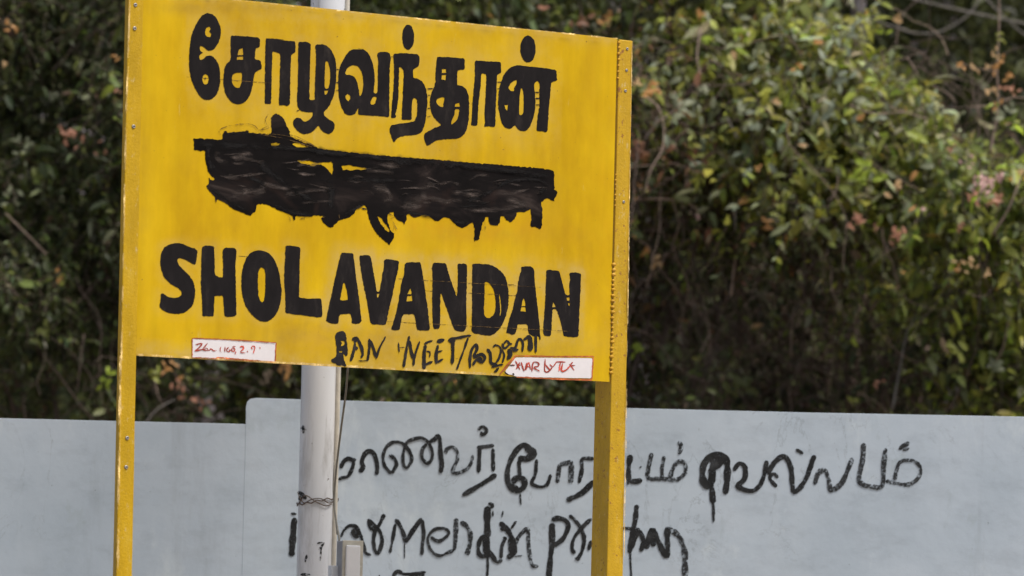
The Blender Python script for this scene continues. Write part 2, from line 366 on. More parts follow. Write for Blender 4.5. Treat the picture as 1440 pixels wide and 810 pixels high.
LET = [
 ('letter', 'black Tamil double-looped vowel sign that opens the top line',
  A((160,42),(205,58),(240,108),(255,170),(246,235),(218,285),(185,312),(165,312),(140,290),(118,272),(105,276),(108,316),(136,325),(104,334),(100,378),(116,378),(160,344),(188,345),(228,385),(248,450),(250,530),(235,600),(205,645),(160,662),(115,645),(75,585),(45,510),(30,430),(32,300),(45,210),(70,140),(100,85),(130,52)),
  [A((143,178),(153,148),(175,140),(182,155),(172,174),(186,192),(182,213),(160,214),(145,198)), A((122,520),(128,485),(148,475),(165,490),(168,525),(155,555),(135,552))]),
 ('letter', 'black Tamil letter with a square head and round bowl, second in the top line',
  A((325,202),(430,208),(522,218),(536,225),(533,290),(502,290),(496,372),(540,380),(547,440),(502,462),(490,500),(480,570),(455,640),(420,680),(375,693),(330,675),(295,630),(275,560),(275,480),(290,410),(322,378),(325,290)),
  [A((386,300),(412,290),(414,342),(375,342),(380,320)), A((372,353),(414,353),(414,374),(370,375)), A((338,482),(355,468),(385,470),(405,462),(405,520),(390,575),(372,578),(345,560),(335,520))]),
 ('letter', 'black Tamil letter like a square arch between the round bowl and the hooked letter',
  A((575,220),(640,225),(709,232))+B((60,82),(178,92),(180,172),(150,182),(143,300),(140,540),(118,556),(95,545),(60,548),(66,400),(72,180))+A((622,314),(618,450),(612,690),(568,690),(570,400)), []),
 ('letter', 'black Tamil letter with two hooks hanging below the top line',
  B((200,95),(270,98),(290,112),(285,200),(280,400),(278,510),(315,510),(318,400),(325,200),(320,118),(345,112),(390,118),(430,150),(460,210),(470,290),(465,400),(450,480),(420,550),(380,595),(385,620),(420,650),(450,665),(458,700),(440,740),(405,750),(370,730),(343,688),(300,735),(245,752),(200,735),(170,700),(160,665),(185,630),(215,640),(235,665),(270,655),(300,625),(305,595),(240,595),(205,575),(190,530),(195,400),(198,200)),
  [B((392,230),(408,232),(424,290),(424,380),(414,428),(388,430),(387,330)), B((386,443),(412,441),(400,468),(386,470))]),
 ('letter', 'black Tamil letter of a closed loop under an arch with a tall stem',
  B((620,142),(668,150))+C_((15,170),(55,178),(92,225),(115,300),(120,380),(113,456),(137,458),(140,380),(140,300),(143,250),(136,205),(145,194),(205,195),(220,212),(216,300),(212,606),(150,600),(60,594),(14,590))+B((628,560),(620,578),(605,605),(562,620),(530,602),(500,540),(485,450),(483,380),(490,290),(520,220),(560,165),(590,148)),
  [B((532,322),(550,280),(590,262),(630,275),(655,330),(662,400),(652,463),(636,488),(630,440),(620,390),(600,345),(560,328),(536,334)), B((535,480),(550,465),(565,475),(568,500),(555,518),(540,505)), C_((110,476),(135,476),(128,505),(118,525),(95,530),(92,515))]),
 ('letter', 'black Tamil letter with a long sweeping tail under the first dot',
  C_((240,205),(290,202),(395,208),(405,225),(400,285),(365,300),(362,358),(400,365),(435,400),(452,470),(450,560),(440,640),(415,700),(370,720),(300,725),(265,740),(240,770),(225,730),(215,680),(225,655),(265,650),(330,640),(375,632),(385,600),(390,540),(385,490),(370,478),(358,500),(355,560),(353,625),(290,622),(295,540),(300,420),(303,310),(285,290),(275,285),(272,400),(268,500),(250,600),(262,603),(250,613),(222,612),(232,500),(240,400),(243,290),(238,230)), []),
 ('letter', 'first black dot above the top line', C_(*ell(332,100,38,82)), []),
 ('letter', 'black Tamil letter with a flat head, round bowl and sweeping tail',
  C_((515,225),(600,228),(690,235),(690,305),(645,308),(640,405),(670,408),(700,430),(715,480),(718,560),(710,650),(690,710),(650,740),(580,745),(510,755),(470,780),(448,788),(435,750),(430,715),(460,695),(510,670),(545,655),(510,625),(485,590),(472,540),(470,490),(485,440),(503,400),(505,330)),
  [C_((545,302),(572,302),(574,325),(545,328)), C_((545,340),(572,338),(570,372),(543,366)), C_((515,485),(530,490),(540,478),(560,480),(562,500),(553,520),(560,540),(535,545),(525,530),(510,520)), C_((630,520),(655,515),(660,540),(628,542)), C_((628,555),(657,553),(650,600),(635,630),(602,657),(612,620),(625,590))]),
 ('letter', 'black Tamil square arch letter near the right end of the top line',
  D((140,228),(230,234),(325,238),(328,318),(298,325),(295,420),(290,540),(285,703),(240,698),(200,700),(210,690),(208,600),(215,500),(222,325),(185,318),(180,420),(165,540),(158,690),(112,692),(120,600),(125,500),(135,400),(140,300)), []),
 ('letter', 'black Tamil double-bowled letter that ends the top line',
  D((440,262),(490,268),(600,278),(720,295),(725,375),(685,380),(675,480),(665,600),(655,742),(625,732),(600,735),(578,728),(585,640),(600,540),(598,480),(600,390),(585,370),(565,385),(562,405),(568,470),(570,540),(560,620),(535,690),(505,728),(475,733),(445,715),(428,685),(400,712),(365,712),(335,680),(315,610),(305,530),(310,450),(325,385),(350,325),(390,280)),
  [D((375,425),(400,385),(440,362),(438,395),(415,425),(425,448),(405,450)), D((455,620),(458,500),(468,420),(482,440),(488,520),(485,600),(472,620)), D((350,545),(375,545),(370,585),(358,570))]),
 ('letter', 'second black dot above the top line', D(*ell(518,146,55,98)), []),
 ('letter', 'black capital S', E1((140,65),(200,48),(270,50),(330,75),(352,92),(375,88),(425,118),(415,190),(403,258),(370,240),(320,210),(270,190),(240,188),(228,210),(245,250),(300,310),(350,360),(385,420),(400,500),(395,580),(365,650),(310,700),(230,718),(150,708),(90,680),(62,650),(70,590),(78,520),(95,520),(130,550),(190,565),(245,560),(270,540),(272,510),(240,475),(180,440),(120,390),(85,320),(70,240),(75,160),(100,95)), []),
 ('letter', 'black capital H', E1((465,75),(500,68),(580,75),(585,200),(585,345),(610,362),(662,375),(665,250),(662,110),(680,88),(785,92),(793,110),(785,250),(787,450),(793,735),(770,745),(680,745),(672,640),(665,545),(585,545),(580,640),(578,742),(468,740),(465,600),(455,450),(458,250)), []),
 ('letter', 'black capital O', E2((170,105),(220,112),(270,135),(315,190),(350,270),(370,380),(380,470),(368,570),(340,650),(290,710),(240,733),(190,725),(140,690),(80,620),(45,540),(28,440),(28,330),(45,240),(75,165),(120,120)), [E2((205,250),(225,262),(235,310),(237,400),(232,500),(220,555),(207,570),(192,550),(177,500),(172,420),(172,340),(180,280),(190,255))]),
 ('letter', 'black capital L', E2((415,60),(440,64),(500,70),(540,80),(545,100),(538,200),(535,350),(532,520),(620,530),(725,525),(735,600),(738,690),(700,692),(600,680),(500,668),(412,655),(410,500),(402,350),(408,200)), []),
 ('letter', 'first black capital A', E3((185,32),(290,38),(298,100),(315,250),(340,420),(355,560),(365,630),(340,655),(280,655),(275,600),(268,570),(175,572),(165,600),(158,658),(130,655),(100,655),(50,630),(60,580),(75,510),(100,400),(130,260),(160,130)), [E3((208,288),(222,320),(240,400),(245,450),(172,452),(185,390),(198,320))]),
 ('letter', 'black capital V', E3((343,58),(400,55),(440,58),(450,100),(470,220),(490,330),(495,380),(520,378),(530,320),(545,240),(537,228),(552,210),(560,95),(580,88),(640,98),(690,105),(685,180),(660,280),(630,420),(600,550),(578,665),(450,662),(440,640),(430,580),(405,430),(370,260),(350,130)), [E3((497,392),(520,392),(510,425),(498,425))]),
 ('letter', 'second black capital A', E3((760,118),(820,118),(878,112),(890,170),(910,290),(930,430),(950,580),(962,712),(920,715),(850,712),(840,650),(825,572),(730,572),(715,610),(698,715),(660,712),(620,708),(640,650),(660,580),(680,490),(700,380),(712,300),(735,220),(742,140)), [E3((790,345),(800,375),(802,398),(765,398),(778,370)), E3((768,412),(805,410),(808,458),(755,460),(760,430))]),
 ('letter', 'first black capital N', E4((60,62),(120,65),(183,68),(195,120),(225,220),(260,320),(285,390),(292,300),(295,180),(292,70),(330,76),(360,68),(382,80),(380,250),(375,450),(375,680),(355,718),(310,715),(265,700),(240,640),(200,530),(160,420),(135,345),(128,400),(128,550),(122,690),(62,690),(55,600),(52,400),(55,200),(50,100)), []),
 ('letter', 'black capital D', E4((432,75),(500,75),(570,78),(640,100),(700,140),(745,200),(770,290),(778,400),(765,510),(735,610),(690,690),(640,740),(590,757),(520,745),(450,735),(425,715),(428,600),(430,400),(430,200)), [E4((548,242),(580,248),(615,285),(640,340),(652,420),(650,500),(635,555),(600,588),(565,588),(545,560),(545,450),(548,330)), E4((688,350),(702,420),(707,520),(700,570),(693,570),(696,480),(686,400))]),
 ('letter', 'third black capital A', E5((215,70),(245,65),(320,68),(342,90),(350,200),(365,350),(380,480),(395,620),(405,760),(395,765),(385,720),(370,735),(350,720),(330,735),(310,705),(295,712),(285,660),(280,615),(190,612),(180,640),(172,690),(150,715),(120,712),(105,695),(75,700),(90,640),(110,560),(140,470),(160,380),(175,352),(165,340),(180,320),(190,240),(205,150),(225,95)), [E5((245,365),(258,400),(262,440),(225,443),(232,400)), E5((222,452),(260,450),(265,495),(215,490))]),
 ('letter', 'last black capital N', E5((460,100),(500,97),(520,104),(580,105),(600,170),(620,250),(640,335),(680,340),(678,250),(685,160),(670,130),(720,122),(790,130),(785,250),(778,400),(772,550),(765,735),(700,735),(625,728),(610,650),(580,540),(555,470),(520,465),(515,520),(510,640),(500,730),(440,722),(430,700),(437,550),(450,380),(455,250)), [E5((522,405),(532,415),(550,450),(518,453)), E5((652,362),(680,358),(678,392),(655,388)), E5((665,412),(682,415),(680,445),(668,430))]),
]
MASS = M1((10,173),(110,180),(213,186),(217,150),(235,115),(250,118),(245,140),(320,130),(375,122),(400,115),(410,122),(395,135),(480,140),(540,146),(568,132),(562,20),(575,5),(610,5),(640,20),(665,60),(685,110),(697,130),(692,152),(720,172),(800,205),(870,232))+\
 M2((30,136),(60,140),(250,163),(400,178),(600,195),(800,211))+M3((0,130),(250,152),(500,172),(780,195),(912,215),(912,340),(925,345),(905,352),(915,365),(940,378),(925,410),(912,425),(918,455),(890,440),(860,425),(835,430),(840,450),(820,442),(820,560),(818,655),(800,662),(780,645),(735,642),(738,560),(735,505),(700,525),(660,530),(640,525),(625,535),(622,560),(605,595),(575,608),(550,595),(535,560),(505,560),(502,590),(500,625),(470,635),(430,630),(415,600),(415,565),(390,570),(370,620),(355,665),(345,720),(345,745),(325,735),(310,762),(303,740),(310,690),(303,640),(295,605),(260,630),(210,648),(170,630),(130,590),(90,565),(60,580),(30,600),(5,597))+\
 M2((820,625),(780,590),(740,572),(715,590),(690,602),(665,595),(650,570),(630,575),(625,600),(635,615),(615,630),(612,660),(607,635),(570,620),(550,600),(540,560),(510,570),(495,590),(500,620),(505,650),(520,680),(530,705),(548,705),(540,740),(512,788),(480,755),(430,710),(395,660),(375,600),(360,545),(355,515),(300,525),(280,570),(240,600),(185,615),(165,620),(150,645),(118,673),(90,650),(60,625),(50,600),(70,590),(0,582))+\
 M1((860,733),(840,735),(780,730),(740,725),(725,768),(715,730),(680,710),(620,690),(560,660),(500,640),(460,650),(450,690),(415,728),(380,715),(300,680),(220,625),(180,605),(175,630),(160,610),(165,595),(140,570),(100,525),(120,485),(115,450),(140,476),(160,478),(165,462),(130,435),(105,385),(92,320),(95,265),(12,258))
MASS_H = [M1((745,328),(800,333))+M2((0,226),(30,235),(70,230),(132,230),(134,290),(126,318),(100,280),(65,250),(30,243))+M1((865,375),(820,360),(760,345)),
          M2((190,248),(225,252),(250,248),(272,260),(290,258),(330,265),(372,272),(330,280),(285,278),(262,286),(235,284),(222,270),(210,284),(195,285)),
          M1((560,210),(600,205),(625,215),(590,235),(565,230)), M1((705,212),(740,208),(790,220),(835,240),(745,236),(718,226)),
          M2((430,585),(455,600),(490,650),(520,690),(505,700),(475,670),(440,620))]

# ------------------------------------------------------------------ ground
bpyv = [(-600, -300, 0), (600, -300, 0), (600, 1500, 0), (-600, 1500, 0)]
tag(mesh('ground', bpyv, [(0, 1, 2, 3)], m_ground), kind='structure')

# ------------------------------------------------------------------ station sign
def along(p0, p1, z):
    d = p1-p0; return p0+d*((z-p0.z)/d.z)
base = on_sign(525, 520); base.z = 0
sign = root('station_sign', base, 'yellow station name board lettered SHOLAVANDAN on two yellow steel posts', 'sign')
# board: a fine grid so the rubbed and grimy paint can follow the lettering
TL, TR, BR, BL = (201.5, -14.5), (868, 54), (857, 537), (191.5, 500)
NX, NY = 190, 130
allpts = np.array([p for L in LET for p in outline(L[2], jit=0)])
g = []; px_ = []
for j in range(NY+1):
    for i in range(NX+1):
        a, b2 = i/NX, j/NY
        x = (TL[0]*(1-a)+TR[0]*a)*(1-b2)+(BL[0]*(1-a)+BR[0]*a)*b2
        y = (TL[1]*(1-a)+TR[1]*a)*(1-b2)+(BL[1]*(1-a)+BR[1]*a)*b2
        px_.append((x, y)); g.append(on_sign(x, y))
px_ = np.array(px_)
dist = np.concatenate([np.sqrt(((px_[k:k+2000, None]-allpts[None])**2).sum(-1)).min(1) for k in range(0, len(px_), 2000)])
nF = len(g); th = .006
back = [v-sn*th for v in (g[0], g[NX], g[-1], g[NY*(NX+1)])]
fs = []
for j in range(NY):
    for i in range(NX): a = j*(NX+1)+i; fs.append((a, a+NX+1, a+NX+2, a+1))
verts = g+back; c0, c1, c2, c3 = 0, NX, nF-1, NY*(NX+1)
rim = [list(range(0, NX+1)), [j*(NX+1)+NX for j in range(NY+1)], list(range(nF-1, c3-1, -1)), [j*(NX+1) for j in range(NY, -1, -1)]]
bk = [nF, nF+1, nF+2, nF+3]
for k in range(4): fs.append(tuple(rim[k])+(bk[(k+1) % 4], bk[k]))
fs.append((bk[0], bk[1], bk[2], bk[3]))
board = mesh('board', verts, fs, m_board, sign)
wa = board.data.color_attributes.new('wear', 'FLOAT_COLOR', 'POINT')
X_, Y_ = px_[:, 0], px_[:, 1]
def gau(cx, cy, sx, sy): return np.exp(-((X_-cx)/sx)**2-((Y_-cy)/sy)**2)
tamil = (Y_ < 205+.06*(X_-270)) & (X_ > 262) & (X_ < 790)
pale = np.exp(-(dist/9.)**2)*.42
pale = np.maximum(pale, .38*np.exp(-(dist/26.)**2)*tamil)
lett = (Y_ > 335) & (X_ > 450) & (X_ < 822)
pale = np.where(lett, np.maximum(pale, np.exp(-(dist/13)**2)*.85), pale)
top_edge = np.exp(-((Y_-(-14.5+(X_-201)*.1028))/11.)**2)
pale = np.maximum(pale, .75*top_edge)
pale = np.maximum(pale, .55*gau(420, 160, 80, 30)); pale = np.maximum(pale, .6*gau(470, 22, 130, 14))
low = np.clip((Y_-(472+.055*(X_-192)))/22, 0, 1)
pale = np.maximum(pale, low*.85*np.clip((760-X_)/120, 0, 1))
pale = np.maximum(pale, .5*gau(610, 480, 230, 22))
grime = .45*gau(600, 500, 200, 16)+.35*gau(430, 465, 40, 18)+.3*gau(720, 395, 14, 30)+.25*gau(640, 330, 160, 14)+.55*gau(300, 12, 90, 9)+.35*gau(760, 490, 70, 14)+.40*gau(560, 472, 200, 14)+.6*np.clip((Y_-(494+.0556*(X_-192)))/6, 0, 1)*np.clip((700-X_)/300, .2, 1)+.22*gau(200, 300, 14, 300)
deep = .55*gau(640, 322, 150, 22)+.3*gau(460, 480, 50, 25)+.2*gau(845, 300, 25, 260)
ca = np.ones((len(verts), 4), dtype=np.float32); ca[:, :3] = 0
ca[:nF, 0] = np.clip(pale, 0, 1); ca[:nF, 1] = np.clip(grime, 0, 1); ca[:nF, 2] = np.clip(deep, 0, 1); ca[nF:, 1] = .6
wa.data.foreach_set('color', ca.ravel())

def post(edges_l, edges_r, ztop_px, depth, material, fwd, name='post'):
    pl = [on_sign(*p) for p in edges_l]; pr = [on_sign(*p) for p in edges_r]
    zt = on_sign(*ztop_px).z; zs = list(np.linspace(-.25, zt, 40)); V = []; Fs = []
    for z in zs:
        a = along(pl[0], pl[1], z)+sn*fwd; b_ = along(pr[0], pr[1], z)+sn*fwd
        j = .0006
        V += [a+sn*random.uniform(-j, j), b_+sn*random.uniform(-j, j)+su*random.uniform(-j, j), b_-sn*(depth+fwd), a-sn*(depth+fwd)]
    for k in range(len(zs)-1):
        for q in range(4): a = 4*k+q; b_ = 4*k+(q+1) % 4; Fs.append((a, b_, b_+4, a+4))
    Fs += [(3, 2, 1, 0), tuple(len(V)-4+i for i in range(4))]
    o = mesh(name, V, Fs, material, sign)
    bv = o.modifiers.new('bevel', 'BEVEL'); bv.width = .003; bv.segments = 2; bv.limit_method = 'ANGLE'; bv.angle_limit = R(40)
    return o
post([(181, -17), (163, 815)], [(202, -17), (185.7, 810)], (190, -19), .024, m_post, .0012)
post([(870, 56), (852.5, 810)], [(889, 57), (875, 810)], (880, 56.5), .093, m_flange, .004)
# a thin folded lip along the left edge of the left post, catching the light
# weld beads between board and right post
def bead(px, py, r, sx=1.0):
    V, Q = [], []; n, k = 5, 8; c_ = on_sign(px, py, .002)
    for i in range(n+1):
        ph = math.pi*i/n
        for j in range(k):
            tq = 2*math.pi*j/k
            V.append(c_+su*(r*sx*math.sin(ph)*math.cos(tq))+Vector((0, 0, r*.75*math.cos(ph)))+sn*(r*.55*math.sin(ph)*math.sin(tq)))
    for i in range(n):
        for j in range(k): a = i*k+j; b_ = i*k+(j+1) % k; Q.append((a, b_, b_+k, a+k))
    return V, Q
for (y0, y1, st_, big) in ((60, 118, 8.5, 1), (246, 292, 7.5, .8), (372, 530, 7.2, 1.15)):
    V, Fs = [], []; y = y0
    while y < y1:
        x = 869.3-(y-56)*.0235+random.uniform(-.4, .4)
        v, f = bead(x+1.2, y, (.0062+random.uniform(-.001, .001))*big, 1.1)
        Fs += [tuple(i+len(V) for i in q) for q in f]; V += v; y += st_*random.uniform(.8, 1.2)
    mesh('weld_bead', V, Fs, m_weld, sign, True)
# rough lumps on the outer edge of the right post
# screws
def screw(px, py, off, sc=1.0):
    c_ = on_sign(px, py, off); r = .0062*sc; V = []; Fs = []; k = 14
    prof = [(1.0, 0), (1.0, .18), (.75, .42), (.42, .5), (.40, .30)]
    for rr, hh in prof:
        for j in range(k): q = 2*math.pi*j/k; V.append(c_+su*(r*rr*math.cos(q))+Vector((0, 0, r*rr*math.sin(q)))+sn*(r*hh))
    for i in range(len(prof)-1):
        for j in range(k): a = i*k+j; b_ = i*k+(j+1) % k; Fs.append((a, b_, b_+k, a+k))
    s = mesh('screw', V, Fs, m_screw, sign, True)
    V = [c_+su*(r*.41*math.cos(2*math.pi*j/10))+Vector((0, 0, r*.41*math.sin(2*math.pi*j/10)))+sn*(r*.31) for j in range(10)]
    mesh('socket', V, [tuple(range(10))], m_slot, s)
for x, y in ((190, 7), (189, 40), (187.5, 178), (186, 215), (184, 250), (178.5, 616), (177, 657), (184, 330)): 
    if (x, y) in ((186, 215), (184, 250), (184, 330)): continue
    screw(x, y, .0016)
for x, y in ((881, 69), (880, 99), (878.5, 128), (876, 284)): screw(x, y, .0045, .8)

all_loops = []
for nm, lab, outer, holes in LET:
    o, _ = painted(nm, outer, holes, on_sign, .0010, m_black, sign, lab)
o, _ = painted('painted_out_word', MASS, MASS_H, on_sign, .0012, m_tar, sign, 'third language line painted over with smeared black paint', jit=.45)
strokes_each('drip', [(A((138,508),(150,508)), 2.2)]+cs(C_, 4.5, ([(450,428),(490,425)],6), ([(455,468),(472,467)],4), ([(452,552),(476,548)],6), ([(218,225),(242,225)],3), ([(452,604),(476,600)],4))+
        cs(D, 5.06, ([(298,382),(336,381)],7), ([(298,430),(318,428)],5), ([(566,455),(602,455)],9), ([(568,498),(602,498)],8), ([(570,543),(600,543)],6), ([(118,530),(130,530)],8))+
        cs(B, 5.06, ([(466,290),(492,292)],5), ([(466,385),(488,385)],6), ([(463,440),(490,440)],4), ([(185,590),(215,575)],6))+
        cs(M2, 4.76, ([(325,538),(362,545)],8), ([(500,572),(540,590)],5)), on_sign, .0016, m_marker, sign)
strokes_each('smear', cs(M1, 5.06, ([(180,260),(190,330),(260,350)],50), ([(300,330),(380,290),(440,310)],60), ([(240,600),(310,580),(330,540)],60), ([(440,560),(500,530),(530,500)],50), ([(640,600),(700,570),(770,590)],38), ([(250,440),(300,425)],16))+
        cs(M2, 4.765, ([(390,400),(480,410),(520,470),(460,490)],50), ([(600,500),(700,480),(760,430)],60), ([(560,530),(700,520),(800,500)],50), ([(420,240),(520,250),(600,260)],40), ([(640,400),(740,400),(830,380)],26))+
        cs(M3, 5.4, ([(260,520),(400,515),(560,500),(700,470)],46), ([(60,470),(140,440),(220,450)],50), ([(260,290),(340,250),(420,250)],36), ([(30,330),(120,300),(210,330)],30), ([(480,400),(620,380),(740,350)],26)),
        on_sign, .0014, m_smear, sign, vary=.25)
strokes_each('smear', [([(276,203),(400,208),(560,225),(700,238),(772,248)],13)]+cs(M1, 5.06, ([(120,215),(110,300),(150,420)],44), ([(470,330),(560,420),(700,520),(880,640)],70), ([(380,440),(520,500)],60))+
        cs(M2, 4.765, ([(40,330),(120,400),(110,560)],80), ([(180,340),(350,350),(560,350)],44), ([(560,490),(600,450),(680,440)],12))+
        cs(M3, 5.4, ([(230,460),(380,400),(560,300),(760,280),(850,330),(780,400)],42), ([(180,490),(320,480),(480,440)],24), ([(120,585),(200,612),(290,590)],34), ([(420,575),(500,590)],26), ([(520,545),(620,520),(740,495)],26))+cs(M1, 5.06, ([(120,520),(240,610),(400,700)],34), ([(560,640),(700,700),(860,725)],40), ([(230,150),(330,140),(470,150)],30))+cs(M2, 4.765, ([(200,590),(280,540),(350,510)],30), ([(560,600),(640,570),(820,600)],30)),
        on_sign, .0017, m_smearblack, sign, vary=.25)
sd_ = []
for _ in range(55):
    x = random.uniform(300, 762); top_ = np.interp(x, [272, 778], [213, 259]); bot_ = np.interp(x, [290, 350, 400, 455, 520, 560, 620, 660, 700, 772], [250, 293, 285, 305, 288, 287, 300, 306, 292, 272])-5
    y = random.uniform(top_+1, bot_); L = random.uniform(12, 46); sl_ = random.gauss(.05, .16); x1 = min(x+L, 770)
    sd_.append(([(x, y), ((x+x1)/2, y+L*sl_*.5+random.gauss(0, 1.4)), (x1, y+L*sl_)], random.choice([1.8, 2.5, 4, 6, 9])))
strokes_each('smear', sd_, on_sign, .0021, m_smear, sign, vary=.3)
strokes_each('scribble', cs(M1, 5.06, ([(200,150),(190,120),(240,92),(310,78),(400,72),(450,92),(470,115),(520,110),(548,95),(530,80),(520,40),(540,5)],5),
        ([(470,125),(500,105),(545,85)],4), ([(500,140),(600,148),(700,165),(800,200),(890,240)],5), ([(480,150),(600,165),(720,195),(850,235)],4), ([(690,150),(760,170),(880,235)],4),
        ([(160,600),(172,628)],6), ([(665,750),(690,728)],5), ([(690,735),(700,765)],5), ([(760,750),(810,740)],8), ([(790,745),(800,755)],5))+
        cs(M2, 4.76, ([(500,610),(545,600)],3), ([(60,600),(80,595)],6), ([(172,580),(176,605)],7), ([(520,600),(560,680)],4), ([(545,640),(535,690)],3))+
        cs(M3, 5.4, ([(385,600),(392,660)],4), ([(375,620),(390,665)],3)), on_sign, .0021, m_thin, sign)
# scrawl 'RAN NEET/' with a run of small Tamil letters
painted('letter', R1((90,70),(130,50),(180,42),(210,60),(215,110),(225,200),(232,300),(215,340),(200,320),(178,290),(190,370),(220,445),(205,447),(190,436),(120,432),(100,434),(95,400),(60,405),(35,375),(60,350),(90,345),(105,310),(100,200),(90,120)),
        [R1((150,152),(190,155),(200,180),(180,210),(150,215),(165,180)), R1((132,270),(170,268),(165,285),(135,284))], on_sign, .0013, m_marker, sign, 'scrawled black letter R below the station name')
sw = {
 'scrawled black letter A below the station name': [([(262,385),(285,310),(305,230),(310,170)],22), ([(280,148),(320,118),(350,150),(385,230),(396,300),(380,348)],25), ([(300,150),(330,165)],34), ([(310,238),(345,236)],28), ([(350,380),(450,375)],8)],
 'scrawled black letter N with a long upstroke': [([(470,130),(475,200),(465,300),(450,380)],22), ([(470,140),(510,220),(550,340)],24), ([(550,355),(585,240),(620,170),(655,105)],14)],
 'scrawled black letter N before the double E': [([(920,98),(890,250),(858,450)],19), ([(925,150),(940,260),(968,360)],23), ([(965,435),(990,300),(1040,155)],18), ([(800,165),(808,285)],8), ([(810,230),(870,228)],5)],
 'scrawled black first letter E': [([(1090,192),(1140,165),(1185,155)],18), ([(1105,200),(1090,300),(1088,475)],27), ([(1110,270),(1155,280),(1150,340)],11), ([(1095,425),(1185,385)],18)],
 'scrawled black second letter E': [([(1230,168),(1318,138)],26), ([(1245,200),(1225,300),(1225,412)],24), ([(1235,282),(1295,265)],13), ([(1225,402),(1303,358)],16)],
 'scrawled black letter T': [([(1358,155),(1400,130),(1480,120),(1560,100),(1618,94)],20), ([(1370,165),(1440,150)],30), ([(1410,140),(1412,250),(1405,415)],27)]}
for lab, it in sw.items(): strokes('letter', [(a_, b_*1.35+.3) for a_, b_ in cs(R1, 8.0, *it)], on_sign, .0014, m_marker, sign, lab)
strokes('letter', cs(R2, 6.545, ([(118,95),(90,180),(50,290),(12,392)],19), ([(0,290),(25,288)],4)), on_sign, .0014, m_marker, sign, 'scrawled black slash')
strokes('letter', fat(1.35, cs(R2, 6.545, ([(190,150),(150,210),(135,290),(135,378)],17), ([(188,150),(200,200),(170,275),(235,250),(272,280),(245,325),(195,300),(160,350)],21), ([(200,290),(250,300)],34),
        ([(290,200),(320,240),(330,330),(385,345)],20), ([(345,185),(378,165),(420,200),(400,290),(370,330)],15), ([(440,160),(475,125),(495,160),(450,195),(430,150)],14), ([(430,200),(450,260),(432,330)],13),
        ([(495,155),(522,155)],14), ([(500,190),(550,190),(575,120),(600,110),(622,150),(616,228)],15), ([(490,200),(505,250),(478,300)],32), ([(400,372),(370,410),(355,412)],16),
        ([(330,370),(400,350),(440,345)],14), ([(625,120),(660,95),(685,75)],22), ([(685,80),(690,150),(686,222)],30), ([(738,70),(740,150),(740,235)],17), ([(770,60),(782,120)],7), ([(520,215),(580,205)],20))),
        on_sign, .0014, m_marker, sign, 'run of small scrawled Tamil letters beside the right white patch')
# white patches
p1 = [(270.5,475.8),(330,479),(388,481.8),(386.7,509),(330,506.5),(270.2,503.3)]
o, _ = painted('white_patch', p1, [], on_sign, .0010, m_stick, sign, 'white painted patch with red handwriting at the lower left of the board', jit=.12)
strokes_each('border', cs(S1, 4.052, ([(243,590),(480,600),(721,616)],6), ([(721,613),(716,728)],7), ([(243,590),(243,703)],5), ([(380,700),(560,715),(716,728)],9), ([(243,700),(400,706)],5)), on_sign, .0016, m_redline, o)
strokes_each('handwriting', fs_(S1, 4.052, ([(262,628),(300,618),(285,640),(255,664)],5), ([(255,664),(300,655),(330,662)],5), ([(330,618),(300,655)],4), ([(310,652),(325,645),(335,662),(350,648),(362,662),(382,660)],4),
        ([(406,638),(400,655),(408,672)],4), ([(430,638),(428,668)],4), ([(452,640),(438,655),(446,668),(460,662),(450,652)],4), ([(470,645),(465,660),(480,666),(487,650),(470,645)],4), ([(470,640),(490,636)],4), ([(492,665),(486,682)],4),
        ([(513,642),(530,635),(535,650),(515,670),(545,672)],4), ([(555,664),(561,668)],5), ([(592,650),(578,647),(584,635),(600,640),(590,677)],4), ([(628,638),(630,652)],3)), on_sign, .0020, m_red, o)
o, _ = painted('white_patch', R2((555,279),(900,283),(1262,286),(1252,472),(870,464),(560,455),(525,440),(480,432),(455,408),(490,365),(520,325)), [], on_sign, .0019, m_stick, sign, 'white painted patch with red handwriting at the lower right of the board', jit=.12)
strokes_each('border', cs(R2, 6.545, ([(540,264),(900,270),(1275,270)],11), ([(1268,268),(1262,370),(1254,486)],11), ([(560,460),(900,476),(1255,488)],13), ([(552,268),(490,335),(450,385),(402,436)],16)), on_sign, .0025, m_redline, o)
strokes_each('handwriting', fs_(R2, 6.545, ([(505,352),(548,348)],9), ([(550,310),(592,392)],8), ([(592,322),(558,388)],8), ([(560,352),(600,350)],6), ([(602,320),(632,402),(655,328)],8), ([(648,395),(672,322),(690,392)],8), ([(655,366),(690,362)],6),
        ([(700,412),(716,325),(765,332),(755,362),(716,372),(776,407)],8), ([(825,290),(822,407),(866,398),(826,345)],7), ([(868,340),(892,366),(932,318)],8), ([(892,366),(858,407)],8), ([(925,320),(1012,322)],8), ([(965,325),(950,407)],8),
        ([(985,332),(975,402),(1020,392),(1078,322)],8), ([(1048,340),(1092,398)],8), ([(1060,356),(1102,352)],6)), on_sign, .0030, m_red, o)
strokes_each('drip', cs(R2, 6.545, ([(445,408),(465,430),(490,440)],11), ([(525,425),(540,440)],14), ([(480,350),(545,350)],8)), on_sign, .0034, m_marker, sign)
strokes_each('worn_edge', [([(181.8,-12),(175,200),(168.6,505)],2.6), ([(168.4,500),(166,650),(163.8,812)],3.6), ([(203,-13),(500,17.9),(866,54.9)],2.0), ([(192,499),(500,516),(700,527)],3.0), ([(887.4,60),(881.5,400),(874.3,808)],1.5)], on_sign, .0056, m_pale, sign)
# faint ruled guide lines of the sign writer
strokes_each('guide_line', [([(262,108),(262+120,117)],.7), ([(560,392),(760,404)],.6), ([(575,408),(700,414)],.6), ([(540,452),(800,466)],.6), ([(712,400),(732,401)],1.1), ([(700,415),(728,416)],.9), ([(335,360),(360,362)],.7)], on_sign, .0002, m_thin, sign)

